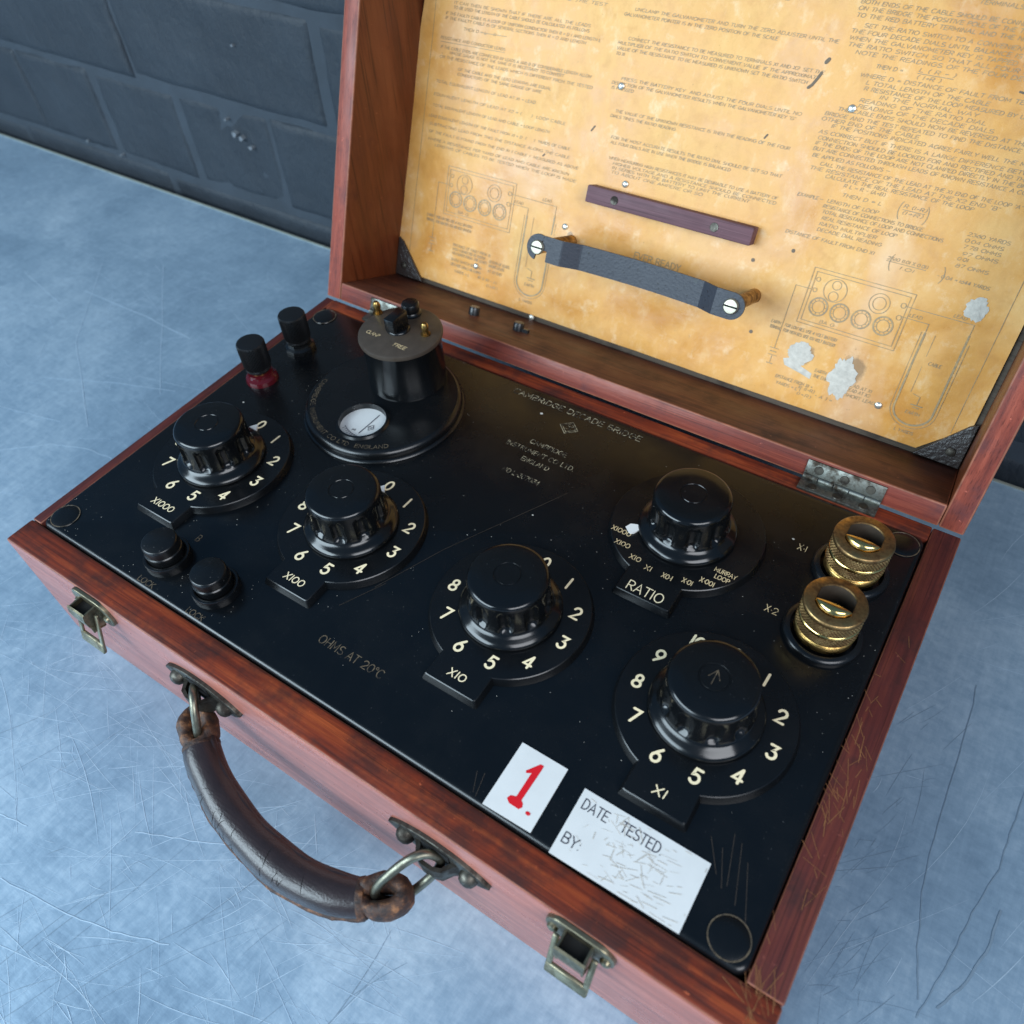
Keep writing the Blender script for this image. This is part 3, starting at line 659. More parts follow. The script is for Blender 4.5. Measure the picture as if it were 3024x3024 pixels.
# ---- push keys
def pb_mesh():
    m = MB(); f = lambda x, y, z: (x, y, z)
    lathe(m, 0, 0, [(.0129, 0), (.0129, .0056), (.0125, .0064), (.0116, .0066), (.0108, .0064), (.0104, .0060)], 56, f); return m.mesh('push_key', M['bakelite'])
def pk_mesh():
    m = MB(); f = lambda x, y, z: (x, y, z)
    lathe(m, 0, 0, [(.0100, .0056), (.0101, .0095), (.0103, .0102), (.0103, .0112), (.0098, .0118), (.0097, .0165), (.0094, .0174), (.0088, .0178), (0, .0180)], 56, f); return m.mesh('key_button', M['key'])
a_, b_ = pb_mesh(), pk_mesh()
for x, y in ((.0974, .0398), (.1366, .0392)):
    o = link('push_key', a_, T, (x, y, H)); link('key_button', b_, o, (x, y, H))

# ---- battery terminals
def terminal(x, y, gap, col, lab):
    m = MB(); n = 10 if col is M['bakelite'] else 40
    lathe(m, x, y, [(.0108, 0), (.0110, .0016), (.0104, .0040), (.0086, .0052), (.0082, .0062), (.0086, .0070), (.0084, .0078), (.0050, .0080)], n); t = m.obj('terminal', col, T, ang=30); t['label'] = lab
    m = MB(); lathe(m, x, y, [(.0058, .0078), (.0060, .0078 + gap), (.003, .0078 + gap)], 28); m.obj('brass_collar', M['brass'], t)
    z0 = .0078 + gap; z1 = z0 + .0215
    def rm(r, z, a): return r - (.00042 * (i_ := (round(a / (2*pi) * 120) % 2)) if z0 + .002 < z < z1 - .0006 and r > .008 else 0)
    m = MB(); lathe(m, x, y, [(.0080, z0), (.0086, z0 + .0012), (.0086, z0 + .0028), (.0093, z0 + .0040), (.0094, z1 - .0016), (.0093, z1 - .0008), (.0088, z1), (.0080, z1 + .0002), (0, z1 + .0002)], 120, rmod=rm); m.obj('knurled_cap', M['dusty'], t, ang=25)
terminal(.0292, .1806, .0022, M['red'], 'terminal with dark red collar'); terminal(.0290, .2190, .0004, M['bakelite'], 'terminal with black faceted collar')

# ---- brass clamp terminals
def clamp_post(x, y):
    m = MB(); lathe(m, x, y, [(.0193, 0), (.0193, .0030), (.0188, .0042), (.0176, .0050), (.0160, .0052)], 64); t = m.obj('clamp_terminal', M['bakelite'], T)
    m = MB(); lathe(m, x, y, [(.0140, .0050), (.0143, .0054), (.0144, .0086), (.0140, .0092), (.0136, .0095), (.0146, .0101), (.0148, .0108), (.0142, .0114)], 64); m.obj('lower_collar', M['brass'], t)
    n = 110
    def knurl(z0, z1, rows=6):
        m = MB(); vs = []; fs = []
        for j in range(rows + 1):
            for i in range(n):
                e = .00055 if ((i + j) % 2 == 0 and 0 < j < rows) else 0
                a = 2*pi*i/n; r = .0143 + e; vs.append(ID(x + r * cos(a), y + r * sin(a), z0 + (z1 - z0) * j / rows))
        for j in range(rows):
            for i in range(n):
                a, b, c, d_ = j*n+i, j*n+(i+1) % n, (j+1)*n+(i+1) % n, (j+1)*n+i
                fs += [(a, b, c), (a, c, d_)] if (i + j) % 2 else [(a, b, d_), (b, c, d_)]
        m.add(vs, fs); m.obj('knurled_band', M['brass_dk'], t, smooth=False)
    knurl(.0113, .0172); knurl(.0192, .0260)
    m = MB(); lathe(m, x, y, [(.0142, .0170), (.0147, .0174), (.0149, .0182), (.0147, .0190), (.0142, .0194)], 64); m.obj('plain_band', M['brass_hi'], t)
    # top ring with the flat-sided mouth
    n2 = 64; out = [(.0142, .0258), (.0147, .0262), (.0149, .0276), (.0146, .0286), (.0140, .0290)]
    vs = []; fs = []
    def hole(i, s=1.0):
        a = 2*pi*i/n2; px, py = .0098 * cos(a), .0098 * sin(a); return (max(-.0086, min(.0086, px)) * s, py * s)
    for r, z in out: vs += [ID(x + r * cos(2*pi*i/n2), y + r * sin(2*pi*i/n2), z) for i in range(n2)]
    vs += [ID(x + hole(i)[0], y + hole(i)[1], .0291) for i in range(n2)] + [ID(x + hole(i, .97)[0], y + hole(i, .97)[1], .0284) for i in range(n2)]
    for k in range(len(out) + 1): fs += [(k*n2+i, k*n2+(i+1) % n2, (k+1)*n2+(i+1) % n2, (k+1)*n2+i) for i in range(n2)]
    m = MB(); m.add(vs, fs); m.obj('top_ring', M['brass_dk'], t, ang=40)
    vs = [ID(x + hole(i, .97)[0], y + hole(i, .97)[1], z) for z in (.0284, .0125) for i in range(n2)]; fs = [(i, (i+1) % n2, n2+(i+1) % n2, n2+i) for i in range(n2)] + [tuple(range(n2, 2*n2))]
    m = MB(); m.add(vs, fs); m.obj('mouth', M['cap'], t, ang=40)
    # lens-shaped clamp jaw in the front half
    vs = []; fs = []; nu, nv = 24, 8
    for i in range(nu + 1):
        u = -1 + 2 * i / nu; xx = u * .0086; yf = -sqrt(max(0, .0092**2 - xx*xx)) * 1.0 + .0; yb = -.0032 + .0012 * (1 - u*u)
        if yf > yb: yf = yb - 1e-5
        for j in range(nv + 1):
            v = j / nv; zz = .0296 + .0024 * sin(pi * v) ** .6 * max(0, 1 - u*u) ** .6; vs.append(ID(x + xx, y + yf + (yb - yf) * v, zz - (.0015 if j in (0, nv) else 0)))
    for i in range(nu):
        for j in range(nv): a = i*(nv+1)+j; fs.append((a, a+nv+1, a+nv+2, a+1))
    for jj in (0, nv):
        b0 = len(vs); vs += [(vs[i*(nv+1)+jj][0], vs[i*(nv+1)+jj][1], .0125 + H) for i in range(nu + 1)]
        fs += [(i*(nv+1)+jj, (i+1)*(nv+1)+jj, b0+i+1, b0+i) for i in range(nu)]
    m = MB(); m.add(vs, fs); m.obj('clamp_jaw', M['brass_hi'], t, ang=50)
clamp_post(.4172, .1792); clamp_post(.4166, .2238)

# ---- paper labels
m = MB(); prism(m, [(.3234, .0200), (.3477, .0206), (.3470, .0529), (.3230, .0529)], PT, PT + .0005); lb = m.obj('number_label', M['label'], T, smooth=False); lb['label'] = 'white label with a red figure one'
z9 = on(PT + .0006)
m = MB()
fig = [(.3343, .0484), (.3303, .0425), (.3309, .0415), (.3330, .0428), (.3330, .0304), (.3306, .0296), (.3299, .0277), (.3318, .0263), (.3368, .0262), (.3378, .0276), (.3372, .0292), (.3358, .0302), (.3361, .0462), (.3360, .0484)]
m.add([z9(x + .0012, y) for x, y in fig], [tuple(range(len(fig)))]); ribbon(m, [(.3421, .0268), (.3428, .0268)], .0016, z9); m.flat('red_figure', M['redink'], lb)
m = MB(); prism(m, [(.3583, .0180), (.4170, .0188), (.4167, .0495), (.3576, .0495)], PT, PT + .0005); lb2 = m.obj('date_label', M['label'], T, smooth=False); lb2['label'] = 'white label lettered DATE TESTED and BY'
word(lb2, 'DATE', .3602, .0411, .0046, M['ink'], z=PT + .0006, width=.0120, wd=.10); word(lb2, 'TESTED.', .3788, .0413, .0046, M['ink'], z=PT + .0006, width=.0188, wd=.10); word(lb2, 'BY:', .3600, .0245, .0046, M['ink'], z=PT + .0006, width=.0082, wd=.10)
m = MB()
for _ in range(105):
    x = random.gauss(.388, .012); y = random.gauss(.032, .008)
    if random.random() < .55: a = random.choice([.12, .12, .2]); x += .006
    else: a = random.choice([1.2, 2.2, 1.7, 2.5])
    a += random.gauss(0, .15); L = random.uniform(.0012, .0075)
    q = [(max(.359, min(.416, x)), max(.0195, min(.0485, y))), (max(.359, min(.416, x + cos(a)*L)), max(.0195, min(.0485, y + sin(a)*L)))]
    ribbon(m, q, random.uniform(.00008, .00026), on(PT + .00065), 0)
o = m.flat('label_scratches', M['scr_tan'], lb2); o['kind'] = 'stuff'

# ---- hinges
def hinge(x0, x1):
    m = MB(); box(m, x0, x1, .2682, D - .0006, -.001, .0012); h = m.obj('hinge', M['hinge'], T, bevel=.0004)
    m = MB(); box(m, x0, x1, .0010, .0112, -.0013, .0010, f=LID); m.obj('hinge_leaf', M['hinge'], h, bevel=.0004)
    n = 5
    for i in range(n):
        a, b = x0 + (x1 - x0) * i / n + .0003, x0 + (x1 - x0) * (i+1) / n - .0003
        m = MB(); tube(m, [(a, D + .0002, .0014 + H), (b, D + .0002, .0014 + H)], .0020, 14); m.obj('knuckle', M['hinge'], h)
    for i in range(3):
        x = x0 + (x1 - x0) * (.17 + .33 * i)
        m = MB(); lathe(m, x, .2716, [(.0027, .0012), (.0024, .0017), (0, .0018)], 16); box(m, x - .0022, x + .0022, .2713, .2719, .0017, .00195); m.obj('screw', M['iron'], h)
        m = MB(); lathe(m, x, .0066, [(.0027, -.0012), (.0024, -.0017), (0, -.0018)], 16, f=LID); m.obj('screw', M['iron'], h)
hinge(.3715, .4160); hinge(.0434, .0880)

# ---- lid
LH = D; LW = .0132; DL = .0675
def rimmed(o, mat):                  # redder wood copy on the faces that meet the case, sheen put into its colour
    o.data.materials.append(mat)
    for p in o.data.polygons:
        if p.normal.dot(LD) < -.35: p.material_index = 1
    return worn_edges(o, (Vector((1, 0, 0)), LE, LD))
m = MB(); box(m, .0002, W - .0002, .0002, LH, DL, DL + .006, f=LID); LIDO = m.obj('lid', M['lid_back'], T, bevel=.0006); LIDO['label'] = 'raised mahogany lid'
m = MB(); box(m, LW, W - LW, 0, LW, 0, DL - .0002, f=LID); rimmed(m.obj('lid_board', M['lid_x'], LIDO, bevel=.0010), M['rim_lid'])
m = MB(); box(m, 0, LW - .0002, 0, LH, 0, DL - .0002, f=LID); rimmed(m.obj('lid_board', M['lid_v'], LIDO, bevel=.0010), M['rim_v'])
m = MB(); box(m, W - LW + .0002, W, 0, LH, 0, DL - .0002, f=LID); rimmed(m.obj('lid_board', M['lid_v'], LIDO, bevel=.0010), M['rim_v'])
m = MB(); box(m, LW, W - LW, LH - LW, LH, 0, DL - .0002, f=LID); rimmed(m.obj('lid_board', M['lid_x'], LIDO, bevel=.0010), M['rim_lid'])
for x, hook in ((.1113, 0), (.1500, 1)):
    up = lambda a, b, c: LID(a, c, b)
    m = MB(); lathe(m, x, .034, [(.0040, LW - .0004), (.0040, LW + .0042), (.0034, LW + .0056), (0, LW + .0058)], 20, f=up)
    if hook: box(m, x + .0015, x + .0085, .0325, .0355, LW - .0002, LW + .0024, f=up)
    m.obj('rubber_stud', M['rubber'], LIDO)

# ---- instruction sheet
PD = DL - .0014
STAINS = [(.3372, .0500, .0130), (.3690, .0500, .0165), (.4185, .1031, .0085), (.1600, .0800, .0055)]
def pd(x, v):
    e = .0010 * mnoise.noise(Vector((x * 14, v * 14, 2.2))) + .0004 * mnoise.noise(Vector((x * 60, v * 60, 7.7)))
    e -= .0030 * max(0, (v - .15) / .11) ** 2 * max(0, 1 - (x - .012) / .06)      # curled upper left edge
    return PD - .0008 + e
M['sheet'] = sheet()
def edgex(v, side):
    if side == 0:
        x = .0122
        return x + max(0, (.0414 - v)) * (.0237 / .0242) if v < .0414 else x + .010 * max(0, (v - .17) / .09) ** 1.5
    return .4436 - (max(0, .0395 - v) * (.0237 / .0227) if v < .0395 else 0)
vsamp = [.0168 + (.2620 - .0168) * j / 60 for j in range(61)]; nx = 80
m = MB(); vs = []; fs = []
for v in vsamp:
    a, b = edgex(v, 0), edgex(v, 1)
    for i in range(nx + 1): x = a + (b - a) * i / nx; vs.append(LID(x, v, pd(x, v)))
for j in range(60):
    for i in range(nx): q = j*(nx+1)+i; fs.append((q, q+1, q+nx+2, q+nx+1))
m.add(vs, fs); SH = m.obj('instruction_sheet', M['sheet'], T, ang=80); SH['label'] = 'yellowed varnished instruction sheet with printed columns and two wiring diagrams'
sp = lambda x, v, k=0: LID(x, v, pd(x, v) - .00025 - k)
# printed columns
C1 = [(.0397, .1545, .2245, 'LENGTH OF LOOP OF CABLE IN YARDS AND RESISTANCE'), (.0370, .154, .2205, 'OF THE LOOP SHOULD BE MEASURED FIRST WITH THE'), (.0340, .154, .2165, 'BRIDGE IN THE ORDINARY WAY BEFORE THE TEST'),
 (.0397, .1455, .2040, 'IT CAN THEN BE SHOWN THAT IF THERE ARE ALL THE LEADS'), (.0397, .1455, .2012, 'TO BE USED THE LENGTH OF THE CABLE SHOULD BE CALCULATED AS FOLLOWS'),
 (.0337, .1547, .1972, 'IF THE FAULTY CABLE IS A LOOP OF UNIFORM CONDUCTOR THEN R = D ( AND LENGTH L'), (.0336, .1446, .1944, 'IF THE FAULTY CABLE IS OF SEVERAL SECTIONS THEN R = D AND LENGTH'), (.0495, .0760, .1896, 'THEN D = L — R'),
 (.0312, .0850, .1822, 'RESISTANCE AND CONDUCTOR LEADS'), (.0320, .1530, .1766, 'IF THE CABLE ENDS ARE CONNECTED BY LEADS A AND B OF CONSIDERABLE LENGTH ALLOW'), (.0400, .1330, .1740, 'WHOSE GAUGE IS NOT THE SAME IT IS NECESSARY TO CONVERT'),
 (.0320, .1552, .1706, 'OR THE RESISTANCE OF THE LEADS WHICH IS DIFFERENT FROM THE TESTED'), (.0489, .1250, .1650, 'OF THE CABLE AND THE LEAD LENGTHS ARE EQUAL'), (.0489, .1180, .1620, 'CONDUCTORS OF THE SAME GAUGE OF WIRE'),
 (.0314, .1150, .1550, 'TOTAL EQUIVALENT LENGTH OF LEAD AT X1 = LEAD'), (.0306, .1403, .1466, 'EQUIVALENT LENGTH OF LEAD AT X2 = (     )  LOOP CABLE'), (.0307, .1295, .1394, 'TOTAL EQUIVALENT LENGTH OF LEAD AND CABLE = LOOP LENGTH'),
 (.0281, .1472, .1322, 'LEAD EQUIVALENT LENGTH OF THE FAULT FROM X1 = D  (     )  YARDS OF CABLE'), (.0294, .1480, .1270, 'SUBTRACTING LEAD FROM THIS THE DISTANCE ALONG THE CABLE'), (.0297, .1562, .1218, 'OF THE FAULT IS FOUND FROM THE END X1 ( CABLE )  MEASURED AS ABOVE'), (.0299, .1500, .1168, 'WHERE A RESISTANCE PER YARD OF LEAD AND CABLE ARE KNOWN'), (.0366, .1563, .1135, 'LENGTHS OF CABLES TO BE TESTED WHEN THE LOOP IS MADE')]
C2 = [(.190, .265, .2330, 'TO MEASURE A RESISTANCE'), (.1736, .2985, .2166, 'UNCLAMP THE GALVANOMETER AND TURN THE ZERO ADJUSTER UNTIL THE'), (.1672, .2648, .2134, 'GALVANOMETER POINTER IS IN THE ZERO POSITION OF THE SCALE'),
 (.1735, .2960, .2010, 'CONNECT THE RESISTANCE TO BE MEASURED TO TERMINALS X1 AND X2. SET THE'), (.1670, .2940, .1980, 'MULTIPLIER OF THE RATIO SWITCH TO CONVENIENT VALUE. IF THE APPROXIMATE'), (.1670, .2884, .1950, 'VALUE OF THE RESISTANCE TO BE MEASURED IS UNKNOWN SET THE RATIO SWITCH'), (.1672, .1730, .1921, 'TO X1'),
 (.1742, .2907, .1790, 'PRESS THE BATTERY KEY  AND ADJUST THE FOUR DIALS UNTIL NO'), (.1682, .2881, .1760, 'DEFLECTION OF THE GALVANOMETER RESULTS WHEN THE GALVANOMETER KEY "G"'), (.1686, .1840, .1732, 'IS PRESSED'),
 (.1746, .2902, .1605, 'THE VALUE OF THE UNKNOWN RESISTANCE IS THEN THE READING OF THE FOUR'), (.1719, .2177, .1574, 'DIALS TIMES THE RATIO READING'), (.1755, .2904, .1452, 'FOR THE MOST ACCURATE RESULTS THE RATIO DIAL SHOULD BE SET SO THAT'), (.1758, .2591, .1422, 'ALL FOUR DIALS ARE IN USE WHEN THE BRIDGE IS BALANCED'),
 (.1770, .2922, .1330, 'WHEN MEASURING HIGH RESISTANCES IT MAY BE DESIRABLE TO USE A BATTERY OF'), (.1807, .2922, .1302, 'HIGHER VOLTAGE AND A RESISTANCE SHOULD BE CONNECTED'), (.1807, .2760, .1276, 'IN SERIES WITH THE BATTERY TO LIMIT THE CURRENT'), (.1807, .2460, .1249, 'TO ABOUT ONE AMPERE OR SO')]
C3 = [(.3600, .4300, .2430, 'TERMINALS X1 AND X2 OF THE LOOP'), (.3034, .4330, .2363, 'BOTH ENDS OF THE CABLE SHOULD BE CONNECTED TO THE X TERMINALS'), (.3032, .4330, .2332, 'ON THE BRIDGE. THE POSITIVE POLE OF THE TESTING BATTERY IS JOINED'), (.3032, .4330, .2300, 'TO THE RED BATTERY TERMINAL AND THE NEGATIVE POLE TO EARTH'),
 (.3091, .4300, .2258, 'SET THE RATIO SWITCH TO A CONVENIENT VALUE, AND ADJUST'), (.3032, .4320, .2226, 'THE FOUR DECADE DIALS UNTIL BALANCE IS OBTAINED AS SHOWN'), (.3035, .4320, .2194, 'WHEN THE GALVANOMETER KEY IS TAPPED. IF NECESSARY ALTER'), (.3038, .4320, .2163, 'THE RATIO SWITCH SO THAT ALL FOUR DIALS ARE IN USE.'), (.3090, .4300, .2132, 'NOTE THE READINGS OF THE FOUR DECADE DIALS AND'),
 (.3220, .3360, .2082, 'THEN D ='), (.3440, .3620, .2098, 'L ( R - )'), (.3440, .3560, .2064, '( 1+R )'), (.3155, .4180, .2032, 'WHERE D = DISTANCE OF FAULT FROM TERMINAL X1'), (.3199, .3830, .2000, 'L TOTAL LENGTH OF THE CABLE'), (.3199, .4320, .1970, 'R RESISTANCE OF THE LOOP MEASURED BY USING THE BRIDGE'), (.3292, .3800, .1942, 'IN THE NORMAL WAY'), (.3196, .3850, .1912, 'READING OF THE RATIO DIAL'), (.3196, .3900, .1882, 'READING OF THE DECADE DIALS'),
 (.3097, .4330, .1852, 'THE CABLE ENDS SHOULD NOW BE REVERSED AT THE X TERMINALS'), (.3036, .4330, .1819, 'BRIDGE AND THE TEST REPEATED TO FIND THE DISTANCE OF THE FAULT'), (.3026, .3560, .1790, 'OTHER END OF THE CABLE'), (.3093, .4330, .1762, 'IF THE POSITIONS INDICATED AGREE FAIRLY WELL THE MEAN MAY BE'), (.3034, .4330, .1724, 'AS CORRECT BUT IF THERE IS A LARGE DIFFERENCE BETWEEN THEM'), (.3039, .4330, .1693, 'CONNECTION SHOULD BE LOOKED FOR AND RECTIFIED AND THE TESTS RE'),
 (.3035, .4330, .1664, 'IF THE ENDS OF THE LOOP ARE NOT CLAMPED DIRECTLY IN THE BRIDGE TERM'), (.3033, .4330, .1634, 'BUT ARE CONNECTED THROUGH LEADS OF KNOWN RESISTANCE A CORRECTION'), (.3042, .3480, .1600, 'BE APPLIED AS FOLLOWS —'), (.3099, .4180, .1564, 'CALL THE RESISTANCE OF THE LEAD AT THE X1 END OF THE LOOP "A"'), (.3050, .4080, .1534, 'THE RESISTANCE OF THE LEAD AT THE X2 END "B"'), (.3151, .3960, .1506, 'CALCULATE THE REAL RESISTANCE OF THE LOOP'), (.3269, .3500, .1478, 'R L = R - (A+B)'), (.3276, .3500, .1430, 'THEN D = L'), (.3620, .3740, .1446, 'R (1-R)'), (.3620, .3730, .1412, '(1+R)'),
 (.3030, .3180, .1382, 'EXAMPLE:—'), (.3207, .3500, .1382, 'LENGTH OF LOOP'), (.3195, .3760, .1350, 'RESISTANCE OF CONNECTIONS TO BRIDGE'), (.3200, .3880, .1320, 'TOTAL RESISTANCE OF LOOP AND CONNECTIONS'), (.3210, .3640, .1286, 'REAL RESISTANCE OF LOOP'), (.3206, .3540, .1252, 'RATIO MULTIPLIER'), (.3206, .3580, .1220, 'DECADE DIAL READING'), (.3030, .3560, .1168, 'DISTANCE OF FAULT FROM END X1'), (.3640, .3860, .1166, '2360 (1.01 X 0.01)'), (.3720, .3800, .1128, '1.01'), (.3925, .4200, .1140, '- 0.04 = 1644 YARDS'),
 (.3985, .4200, .1384, '2360 YARDS'), (.3985, .4180, .1350, '0.04 OHMS'), (.3990, .4180, .1318, '7.78 OHMS'), (.3990, .4180, .1282, '.97 OHMS'), (.3987, .4040, .1252, '0.01'), (.3990, .4160, .1216, '87 OHMS')]
m = MB()
for cols, hh in ((C1, .0017), (C2, .0017), (C3, .00185)):
    for x0, x1, v, t in cols: text(m, t, x0, v, hh, sp, wd=.17, width=x1 - x0, slant=.14, cap=0, jit=.03)
for ln in ([(.0315, .1806), (.0852, .1812)], [(.0495 + .014, .1902), (.085, .1906)], [(.344, .2090), (.362, .2090)], [(.362, .1436), (.374, .1436)], [(.364, .1158), (.386, .1158)], [(.0244, .2600), (.0244, .2), (.0238, .09), (.0240, .03)], [(.4340, .032), (.4344, .2600)]):
    q = []
    for i in range(len(ln) - 1):
        for k in range(12): t = k / 12; q.append((ln[i][0]*(1-t)+ln[i+1][0]*t, ln[i][1]*(1-t)+ln[i+1][1]*t))
    ribbon(m, q + [ln[-1]], .00035, sp, 0)
for px, py, s in ((.3600, .1430, .0062), (.3660, .1155, .006)): ribbon(m, arc(px + .004, py, .004, s, 130, 230), .0004, sp, 0); ribbon(m, arc(px + .012 if s > .006 else px + .026, py, .004, s, -50, 50), .0004, sp, 0)
text(m, 'EVER READY', .2108, .0772, .0040, sp, wd=.15, width=.034, cap=1)
o = m.flat('printed_text', M['print'], SH); o['kind'] = 'stuff'
def diagram(ox, oy, name):
    """two views share one layout; ox,oy = lower left corner of the drawn case"""
    m = MB(); A = lambda x, y: (ox + x, oy + y)
    def ln(pts, w=.00038): ribbon(m, [A(*p) for p in pts], w, sp, 0)
    def ci(x, y, r, w=.0004): ribbon(m, [A(*p) for p in arc(x, y, r, r, 0, 360, 22)], w, sp, 0)
    for i in (0, .0021): ln([(i, i), (.0595 - i, i), (.0595 - i, .0338 - i), (i, .0338 - i), (i, i)])
    ci(.0158, .0237, .0068); ci(.0158, .0268, .0026); ci(.0158, .0202, .0028); ci(.0422, .0236, .0058); ci(.0422, .0236, .0037)
    for x in (.0096, .0226, .0356, .0487):
        ci(x, .0120, .0054, .0009); ci(x, .0120, .0036)
        for q in range(11): a = q * .571 + 1.2; ln([(x + .0038 * cos(a), .0120 + .0038 * sin(a)), (x + .0053 * cos(a), .0120 + .0053 * sin(a))], .0003)
    for y in (.0210, .0275): ci(.0042, y, .0012)
    for y in (.0190, .0262): ci(.0552, y, .0014)
    ln([(.0015, .0210), (-.0076, .0208), (-.0076, -.0200)]); ln([(-.0106, -.0200), (-.0046, -.0200)]); ln([(-.0096, -.0222), (-.0056, -.0222)], .0006); ln([(-.0106, -.0245), (-.0046, -.0245)]); ln([(-.0076, -.0245), (-.0076, -.0300)]); ln([(-.0096, -.0300), (-.0056, -.0300)], .0006)
    ln([(.0560, .0262), (.0940, .0262), (.0940, .0200)]); ln([(.0560, .0200), (.0718, .0200), (.0718, .0140)])
    lp = [(.0718, .0150), (.0718, -.030)] + arc(.0829, -.030, .0111, .0095, 180, 360, 14) + [(.0940, .0200)]
    ln(lp, .0011); lo = [(.0698, .0150), (.0698, -.030)] + arc(.0829, -.030, .0131, .0116, 180, 360, 14) + [(.0960, .0150)]; ln(lo, .0003)
    ln([(.0775, .0150), (.0775, -.020)], .0003); ln([(.0835, -.0270), (.0835, -.0215), (.0790, -.0205)], .0004); ln([(.0800, -.0270), (.0870, -.0270)], .0007); ln([(.0815, -.0285), (.0855, -.0285)], .0005)
    for t, x, y, w in (('LEAD', .0600, .0212, .0070), ('LEAD', .0820, .0275, .0070), ('CABLE', .0800, -.002, .0070), ('EARTH', .0790, -.033, .008), ('L YARDS', .0770, -.0450, .0110), ('BA G', .0130, .0030, .0090), ('FOR LOW RES. USE 4 VOLT BATTERY', -.0060, -.0050, .0330), ('FOR HIGH RES. USE 100 VOLT BATTERY', -.0060, -.0083, .0330), ('EARTH', -.0150, -.005, .0060), ('TERMINAL', -.0150, -.0083, .0070)):
        text(m, t, *A(x, y), .0019, sp, wd=.16, width=w, slant=.12, cap=0)
    m.flat(name, M['print'], SH)
diagram(.0518, .0692, 'wiring_diagram'); diagram(.3271, .0683, 'wiring_diagram')
m = MB()
for x, v, t, w in ((.0640, .0480, 'DISTANCE OF FAULT FROM X1', .034), (.0640, .0450, 'WHEN CONNECTED AS SHOWN', .030), (.0640, .0420, 'MEASURED FROM THE LEADS', .032), (.0980, .0440, 'LENGTH OF LEADS', .018), (.0980, .0410, 'SHORT LEADS', .014), (.0640, .0370, 'RATIO SWITCH READING', .028), (.0640, .0335, 'DECADE DIALS READING', .028), (.0680, .0290, 'YARDS = L', .014), (.0900, .0300, '(R (1-R) - A)', .017), (.0980, .0260, '(1+R)', .010), (.0980, .0370, 'AT X2 END', .012),
                   (.3260, .0310, 'DISTANCE FROM X1 =', .024), (.3275, .0270, 'YARDS = L (', .016), (.3420, .0285, 'R (1-R)', .010), (.3420, .0245, '(1+R)', .009), (.3530, .0268, '- A ) =', .011), (.3700, .0400, 'LEAD AT X1', .014), (.3700, .0370, 'LEAD AT X2', .014), (.3700, .0335, 'SHORT LEADS', .020), (.3480, .0420, 'EARTH', .007), (.3480, .0385, 'THE END', .009)):
    text(m, t, x, v, .0020, sp, wd=.16, width=w, slant=.12, cap=0)
o = m.flat('printed_text', M['print'], SH); o['kind'] = 'stuff'
# torn patches, tack heads, tears
def blob(x, v, rx, rv, seed, n=26, jag=.35):
    n = 48; r = random.Random(seed); out = []
    for i in range(n):
        a = 2*pi*i/n; k = 1 + jag * .9 * mnoise.noise(Vector((cos(a) * 1.7 + seed * 9, sin(a) * 1.7, .3))) + jag * .55 * mnoise.noise(Vector((cos(a) * 4.5, sin(a) * 4.5, seed))) + r.uniform(-.05, .05)
        out.append((x + rx * cos(a) * k, v + rv * sin(a) * k))
    return out
for pts in (blob(.3362, .0500, .0082, .0072, 3), blob(.3650, .0440, .0078, .0125, 5, 30, .45), blob(.4185, .1031, .0056, .0066, 8), [(.3268, .0440), (.3300, .0452), (.3468, .0402), (.3468, .0365), (.3400, .0382), (.3290, .0402)]):
    c = Vector((sum(p[0] for p in pts) / len(pts), sum(p[1] for p in pts) / len(pts))); n = len(pts); vs = []; fs = []
    for k, s in enumerate((1.0, .7, .35)):
        vs += [LID(c.x + (p[0] - c.x) * s, c.y + (p[1] - c.y) * s, pd(*p) - .0003 - .00022 * k - .00018 * mnoise.noise(Vector((p[0] * 900, p[1] * 900, k)))) for p in pts]
    vs.append(LID(c.x, c.y, pd(c.x, c.y) - .0009))
    fs = [(k*n+i, k*n+(i+1) % n, (k+1)*n+(i+1) % n, (k+1)*n+i) for k in (0, 1) for i in range(n)] + [(2*n+i, 2*n+(i+1) % n, 3*n) for i in range(n)]
    m = MB(); m.add(vs, fs); m.obj('torn_patch', M['torn'], SH, ang=60)
tm = MB(); lathe(tm, 0, 0, [(.0023, .0), (.0021, .0007), (.0012, .0013), (0, .0015)], 14, f=lambda x, y, z: (x, y * (-LE.y * -1) if False else y, z))
for x, v in ((.3173, .1873), (.1754, .1756), (.0872, .0386), (.3908, .0344), (.1553, .0842), (.1420, .0150), (.1930, .1205)):
    m = MB(); p0 = pd(x, v); lathe(m, x, v, [(.0023, p0 - .0002), (.0021, p0 - .0009), (.0012, p0 - .0015), (0, p0 - .0016)], 14, f=LID); m.obj('tack', M['tack'], SH)
for x, v in ((.3114, .1077), (.2894, .0964), (.3019, .0538)):
    m = MB(); p0 = pd(x, v); lathe(m, x, v, [(.0012, p0 - .0002), (0, p0 - .0003)], 10, f=LID); m.obj('nail_hole', M['tear'], SH)
m = MB(); ribbon(m, [(.2900, .1935), (.2916, .1950), (.2935, .1985), (.2948, .2015)], .0016, sp); ribbon(m, [(.2955, .2070), (.2966, .2086)], .0020, sp)
for ln in ([(.3945, .2085), (.3985, .2080)], [(.2740, .1640), (.2752, .1660)], [(.1606, .1470), (.1626, .1500)], [(.1280, .1250), (.1290, .1262)]): ribbon(m, ln, .0010, sp)
m.flat('tear', M['tear'], SH)

